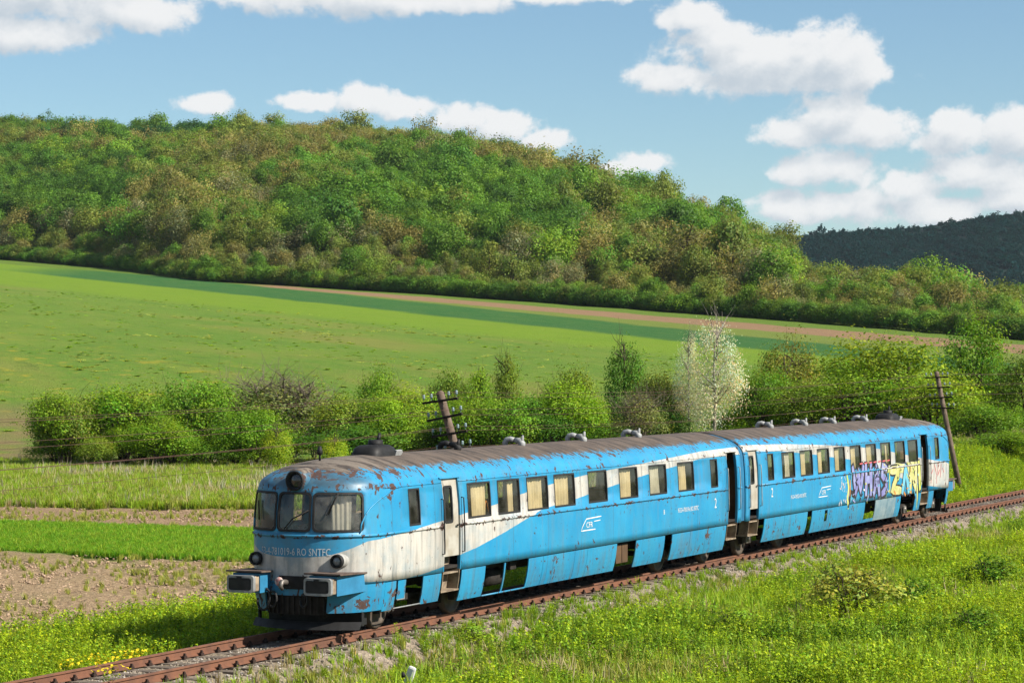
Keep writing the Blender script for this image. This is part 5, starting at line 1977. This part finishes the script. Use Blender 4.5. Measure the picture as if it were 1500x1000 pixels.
# near side of the track
X_, Y_, Z_ = sample(34000, 25, 125, -24, -1.35, lambda x, y: rng.random(len(x)) < np.clip((-y - (.95 + .5 * sstep(x, 66, 84) + .4 * (x < 45))) / .9, .02, 1) * (.35 + .9 * vnoise(x, y, 3.0, 8)))
n_ = len(X_)
cl_n = vnoise(X_, Y_, 5.0, 9) + rng.normal(0, .12, n_)
far_t = sstep(X_, 62, 84)
ppx = px_of(X_, Y_, Z_)[0]
ii = np.where(cl_n + .28 * sstep(ppx, 1050, 1350) < .50, rng.choice([0, 1, 5], n_), np.where(cl_n < .66, rng.choice([2, 3], n_), rng.choice([4, 2], n_, p=[.7, .3])))
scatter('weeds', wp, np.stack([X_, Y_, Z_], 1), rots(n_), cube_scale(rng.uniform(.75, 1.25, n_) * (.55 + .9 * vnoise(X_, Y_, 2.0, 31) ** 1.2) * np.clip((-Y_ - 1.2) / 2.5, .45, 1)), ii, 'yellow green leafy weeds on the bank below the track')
X_, Y_, Z_ = sample(58000, 25, 125, -24, -1.3, lambda x, y: rng.random(len(x)) < np.clip((-y - (1.0 + .45 * sstep(x, 66, 84))) / .9, .10, 1))
n_ = len(X_)
ii = np.where(vnoise(X_, Y_, 4, 12) + rng.normal(0, .15, n_) < .66, rng.integers(0, 2, n_), rng.choice([2, 3], n_, p=[.82, .18]))
scatter('bank_grass', gp, np.stack([X_, Y_, Z_], 1), rots(n_), cube_scale(rng.uniform(.7, 1.6, n_) * np.clip((-Y_ - 1.0) / 2.0, .5, 1)), ii, 'rough grass on the bank below the track')
# far side of the track
gp2 = [proto(f'verge_{k}', o.data) for k, o in enumerate([gp[0], gp[2], wp[2], wp[4], wp[3], wp[0]])]
X_, Y_, Z_ = sample(34000, 25, 150, 2.0, 8.2, lambda x, y: rng.random(len(x)) < np.clip((y - 1.8) / 1.0, .1, 1) * np.clip((8.4 - y) / 1.5, .1, 1))
n_ = len(X_)
scatter('verge_plants', gp2, np.stack([X_, Y_, Z_], 1), rots(n_), cube_scale(rng.uniform(.7, 1.4, n_)), rng.choice(6, n_, p=[.3, .14, .2, .12, .14, .1]), 'weeds and grass along the far side of the track')
# crop strip, meadow strip and dry stalks in the valley
cp = [proto('crop_0', tuft_mesh('crop_0', 740, leaf_material('young_crop', (.135, .290, .014), .4, .15), 30, .34, .35)), proto('crop_1', tuft_mesh('crop_1', 741, M_g1, 26, .34))]
X_, Y_, Z_ = sample(60000, 68.8, 81.4, 7, 70)
n_ = len(X_)
scatter('young_crop', cp, np.stack([X_, Y_, Z_], 1), rots(n_), cube_scale(rng.uniform(.4, .8, n_)), (rng.random(n_) < .35).astype(int), 'strip of young green crop between ploughed strips')
dry = np.random.default_rng(5)
stalk = proto('meadow_9', tuft_mesh('stalks', 745, leaf_material('dry_stalk', (.36, .31, .22), .1, .2), 7, .75, .12, .009))
mp = [proto('meadow_0', gp[0].data), proto('meadow_1', gp[2].data), proto('meadow_2', gp[3].data), stalk]
X_, Y_, Z_ = sample(90000, 91.0, 150, 8, 110, lambda x, y: dl_of(x, y)[0] < 158)
n_ = len(X_)
ii = rng.choice(4, n_, p=[.62, .29, .08, .01])
ii = np.where((vnoise(X_, Y_, 6, 15) > .70) & (rng.random(n_) < .35), rng.choice([2, 3], n_, p=[.85, .15]), ii)
scatter('valley_grass', mp, np.stack([X_, Y_, Z_], 1), rots(n_), cube_scale(rng.uniform(.8, 1.4, n_)), ii, 'rough meadow grass with dry stalks before the hedge')


# coarse tufts over the meadow slope
M_t1 = leaf_material('slope_tuft_green', (.230, .360, .030), .45, .25)
M_t2 = leaf_material('slope_tuft_straw', (.340, .380, .070), .45, .25)
M_t3 = leaf_material('slope_tuft_deep', (.190, .330, .030), .45, .25)
tp = [proto(f'slope_{k}', tuft_mesh(f'slope_{k}', 750 + k, m_, 40, .30, .9, .022)) for k, m_ in enumerate((M_t1, M_t2, M_t3))]
nn = 3500
u_ = rng.uniform(-.215, .215, nn); d_ = 160 + 300 * rng.random(nn) ** .8
X_, Y_ = xy_of(d_, u_ * d_)
q_ = .55 * d_ + .83 * u_ * d_
k = (q_ < 190) & (rng.random(nn) < .15 + .85 * (vnoise(q_ * 3, (.83 * d_ - .55 * u_ * d_) * .7, 18, 41) > .45))
X_, Y_, d_ = X_[k], Y_[k], d_[k]
n_ = len(X_)
sc_ = rng.uniform(.7, 1.5, n_)
vn = vnoise(X_, Y_, 16, 43) + rng.normal(0, .12, n_)
scatter('meadow_tufts', tp, np.stack([X_, Y_, ground_z(X_, Y_)], 1), rots(n_), np.stack([sc_ * 1.7, sc_ * 1.7, sc_ * .22], 1), np.where(vn > .55, 1, 0), 'coarse grass tufts on the meadow slope')


def clod_mesh(name, seed, mat):
    g = np.random.default_rng(seed)
    bm = bmesh.new()
    bmesh.ops.create_icosphere(bm, subdivisions=1, radius=.5)
    for v in bm.verts:
        v.co *= g.uniform(.7, 1.25)
        v.co.z *= .7
    me = bpy.data.meshes.new(name)
    bm.to_mesh(me); bm.free()
    me.materials.append(mat)
    return me


M_clod = simple('clod_soil', (.50, .365, .25), .95, 0, .4, 4, .1, .3, (.34, .24, .165))
kp = [proto(f'clod_{k}', clod_mesh(f'clod_{k}', 760 + k, M_clod)) for k in range(3)] + [proto('clod_9', gp[2].data)]
X_, Y_, Z_ = sample(80000, 38, 92, 7.2, 75, lambda x, y: ((x < 69) | (x > 81.8)) & (rng.random(len(x)) < .25 + .8 * vnoise(x, y * .3, 1.2, 18)))
n_ = len(X_)
isg = (rng.random(n_) < .10 + .22 * (vnoise(X_, Y_, 7, 21) > .62))
scl = np.where(isg, rng.uniform(.3, .7, n_), np.abs(rng.normal(.045, .035, n_)) + .02)
scatter('soil_clods', kp, np.stack([X_, Y_, Z_ + .01], 1), rots(n_, .3), cube_scale(scl), np.where(isg, 3, rng.integers(0, 3, n_)), 'brown clods of the ploughed strips')
M_stone = simple('ballast_stone', (.36, .31, .25), .9, 0, .4, 9, .2, .3, (.22, .18, .135))
M_stone2 = simple('pale_ballast_stone', (.50, .46, .41), .9, 0, .3, 9, .2, .3)
sp2 = [proto(f'stone_{k}', clod_mesh(f'stone_{k}', 780 + k, M_stone if k < 2 else M_stone2)) for k in range(3)]
n_ = 52000
X_ = rng.uniform(28, 128, n_); Y_ = rng.uniform(-2.6, 2.6, n_)
Z_ = np.interp(Y_, [a for a, b in prof_b], [b for a, b in prof_b])
k = (np.abs(np.abs(Y_) - .7535) > .11)
X_, Y_, Z_ = X_[k], Y_[k], Z_[k]
n_ = len(X_)
scatter('ballast_stones', sp2, np.stack([X_, Y_, Z_ + .005], 1), rots(n_, 1.0), cube_scale(rng.uniform(.035, .075, n_)), rng.choice(3, n_, p=[.4, .38, .22]), 'loose grey ballast stones of the track bed')

# ---- single plants in the foreground
def ground_px(x, y, z=-.6):
    d = (CAM.z - z) * FPX / (y - 533)
    return at_px(x, d)


SC = dict(pale=(.29, .31, .045), green=(.150, .270, .018), lime=(.24, .34, .018))
sc_m = {k: crown_mesh('foliage', 800 + i, leaf_material('bank_shrub_' + k, v, .35, .1), 1500, .05, 'bush', lobes=22, hue=.25) for i, (k, v) in enumerate(SC.items())}
sc_t = trunk_mesh('stems', 810, M_bark, .012, 6, 7, .4, top=.8, twigs=2)
for lb, xb, yb, w_, h_, cn in (
        ('pale yellowish shrub standing out of the green bank', 1252, 922, 2.4, 1.75, 'pale'),
        ('small pale yellowish shrub beside the larger pale one', 1203, 908, .8, 1.35, 'pale'),
        ('dark green shrub in the weeds beside the pale shrub', 1345, 905, 1.6, 1.1, 'green'),
        ('dark green shrub highest up the right end of the bank', 1455, 872, 1.9, 1.2, 'green'),
        ('dark green low shrub below the one at the right end', 1430, 960, 1.5, 1.0, 'green'),
        ('lime green shrub in the weeds left of the pale shrub', 1080, 940, 1.6, 1.0, 'lime'),
        ('lime green shrub near the rail below the leading railcar', 690, 948, 1.4, .8, 'lime')):
    X1, Y1 = ground_px(xb, yb)
    r_ = empty('shrub', (X1, Y1, float(ground_z(X1, Y1)) - .03))
    r_.scale = (w_, w_, h_)
    tag(r_, lb, 'shrub', 'shrubs on the bank')
    mesh_obj('foliage', sc_m[cn], r_)
    mesh_obj('stems', sc_t, r_)
M_yel = leaf_material('yellow_blossom', (.72, .56, .02), .2, .1)
g_ = np.random.default_rng(9)
for k, (xb, yb, lb) in enumerate(((152, 972, 'yellow flowering weed, broadest clump beside the far rail'), (98, 978, 'yellow flowering weed at the clump end furthest from the train'), (205, 962, 'yellow flowering weed nearest the train beside the far rail'),
                                  (190, 964, 'yellow flowering weed just behind the broad clump'), (158, 990, 'yellow flowering weed growing between the rails'))):
    zb = -.7 if k < 4 else -.25
    X1, Y1 = ground_px(xb, yb + 26, zb)
    r_ = empty('flowering_weed', (X1, Y1, zb))
    tag(r_, lb, 'flower', 'yellow flowers by the track')
    mesh_obj('stems', weed_mesh('stems', 820 + k, M_w2, 7, 10, .45, .05), r_)
    n_ = 70 if k in (0,) else 40
    p_ = np.stack([g_.normal(0, .26 if k == 0 else .15, n_), g_.normal(0, .16, n_), g_.uniform(.36, .52, n_)], 1)
    V, F = leaves(g_, p_, np.array([[0, 0, 1.]]) + g_.normal(0, .4, (n_, 3)), g_.uniform(.05, .09, n_), .9)
    mesh_obj('blossom', np_mesh('blossom', V, F, M_yel, np.ones((len(V), 3))), r_)
# white post head in the weeds
X1, Y1 = ground_px(596, 1003, -.45)
r_ = empty('marker_post', (X1, Y1, float(ground_z(X1, Y1))))
tag(r_, 'short white marker post with a dark bolt poking out of the weeds', 'marker post')
mb = MB(); mb.box((0, 0, .30), (.09, .16, .75), Matrix.Rotation(.35, 3, 'X'), bev=.04)
mb.build('post', simple('whitewash', (.74, .74, .72), .7, 0, .2, 5), r_)
mb = MB(); mb.lathe([(.0, -.03), (.05, -.03), (.05, .03), (0, .03)], (-.06, .05, .50), 'X', 10); mb.build('bolt', M_black, r_)

# ---- the air between here and the far ridge
hz = MB()
xa, ya = xy_of(1400, 0)
hz.box((xa, ya, 85), (4400, 4400, 310), Matrix.Rotation(TH, 3, 'Z'))
hm = bpy.data.materials.new('haze')
hm.use_nodes = True
ht = NT(hm.node_tree)
ht.n.clear()
ho = ht.add('ShaderNodeOutputMaterial')
pv = ht.add('ShaderNodeVolumePrincipled')
pv.inputs['Color'].default_value = (.72, .86, 1.0, 1)
pv.inputs['Density'].default_value = .00003
pv.inputs['Anisotropy'].default_value = .2
ht.l.new(pv.outputs[0], ho.inputs['Volume'])
tag(hz.build('haze', hm), 'thin bluish air over the valley', kind='stuff')
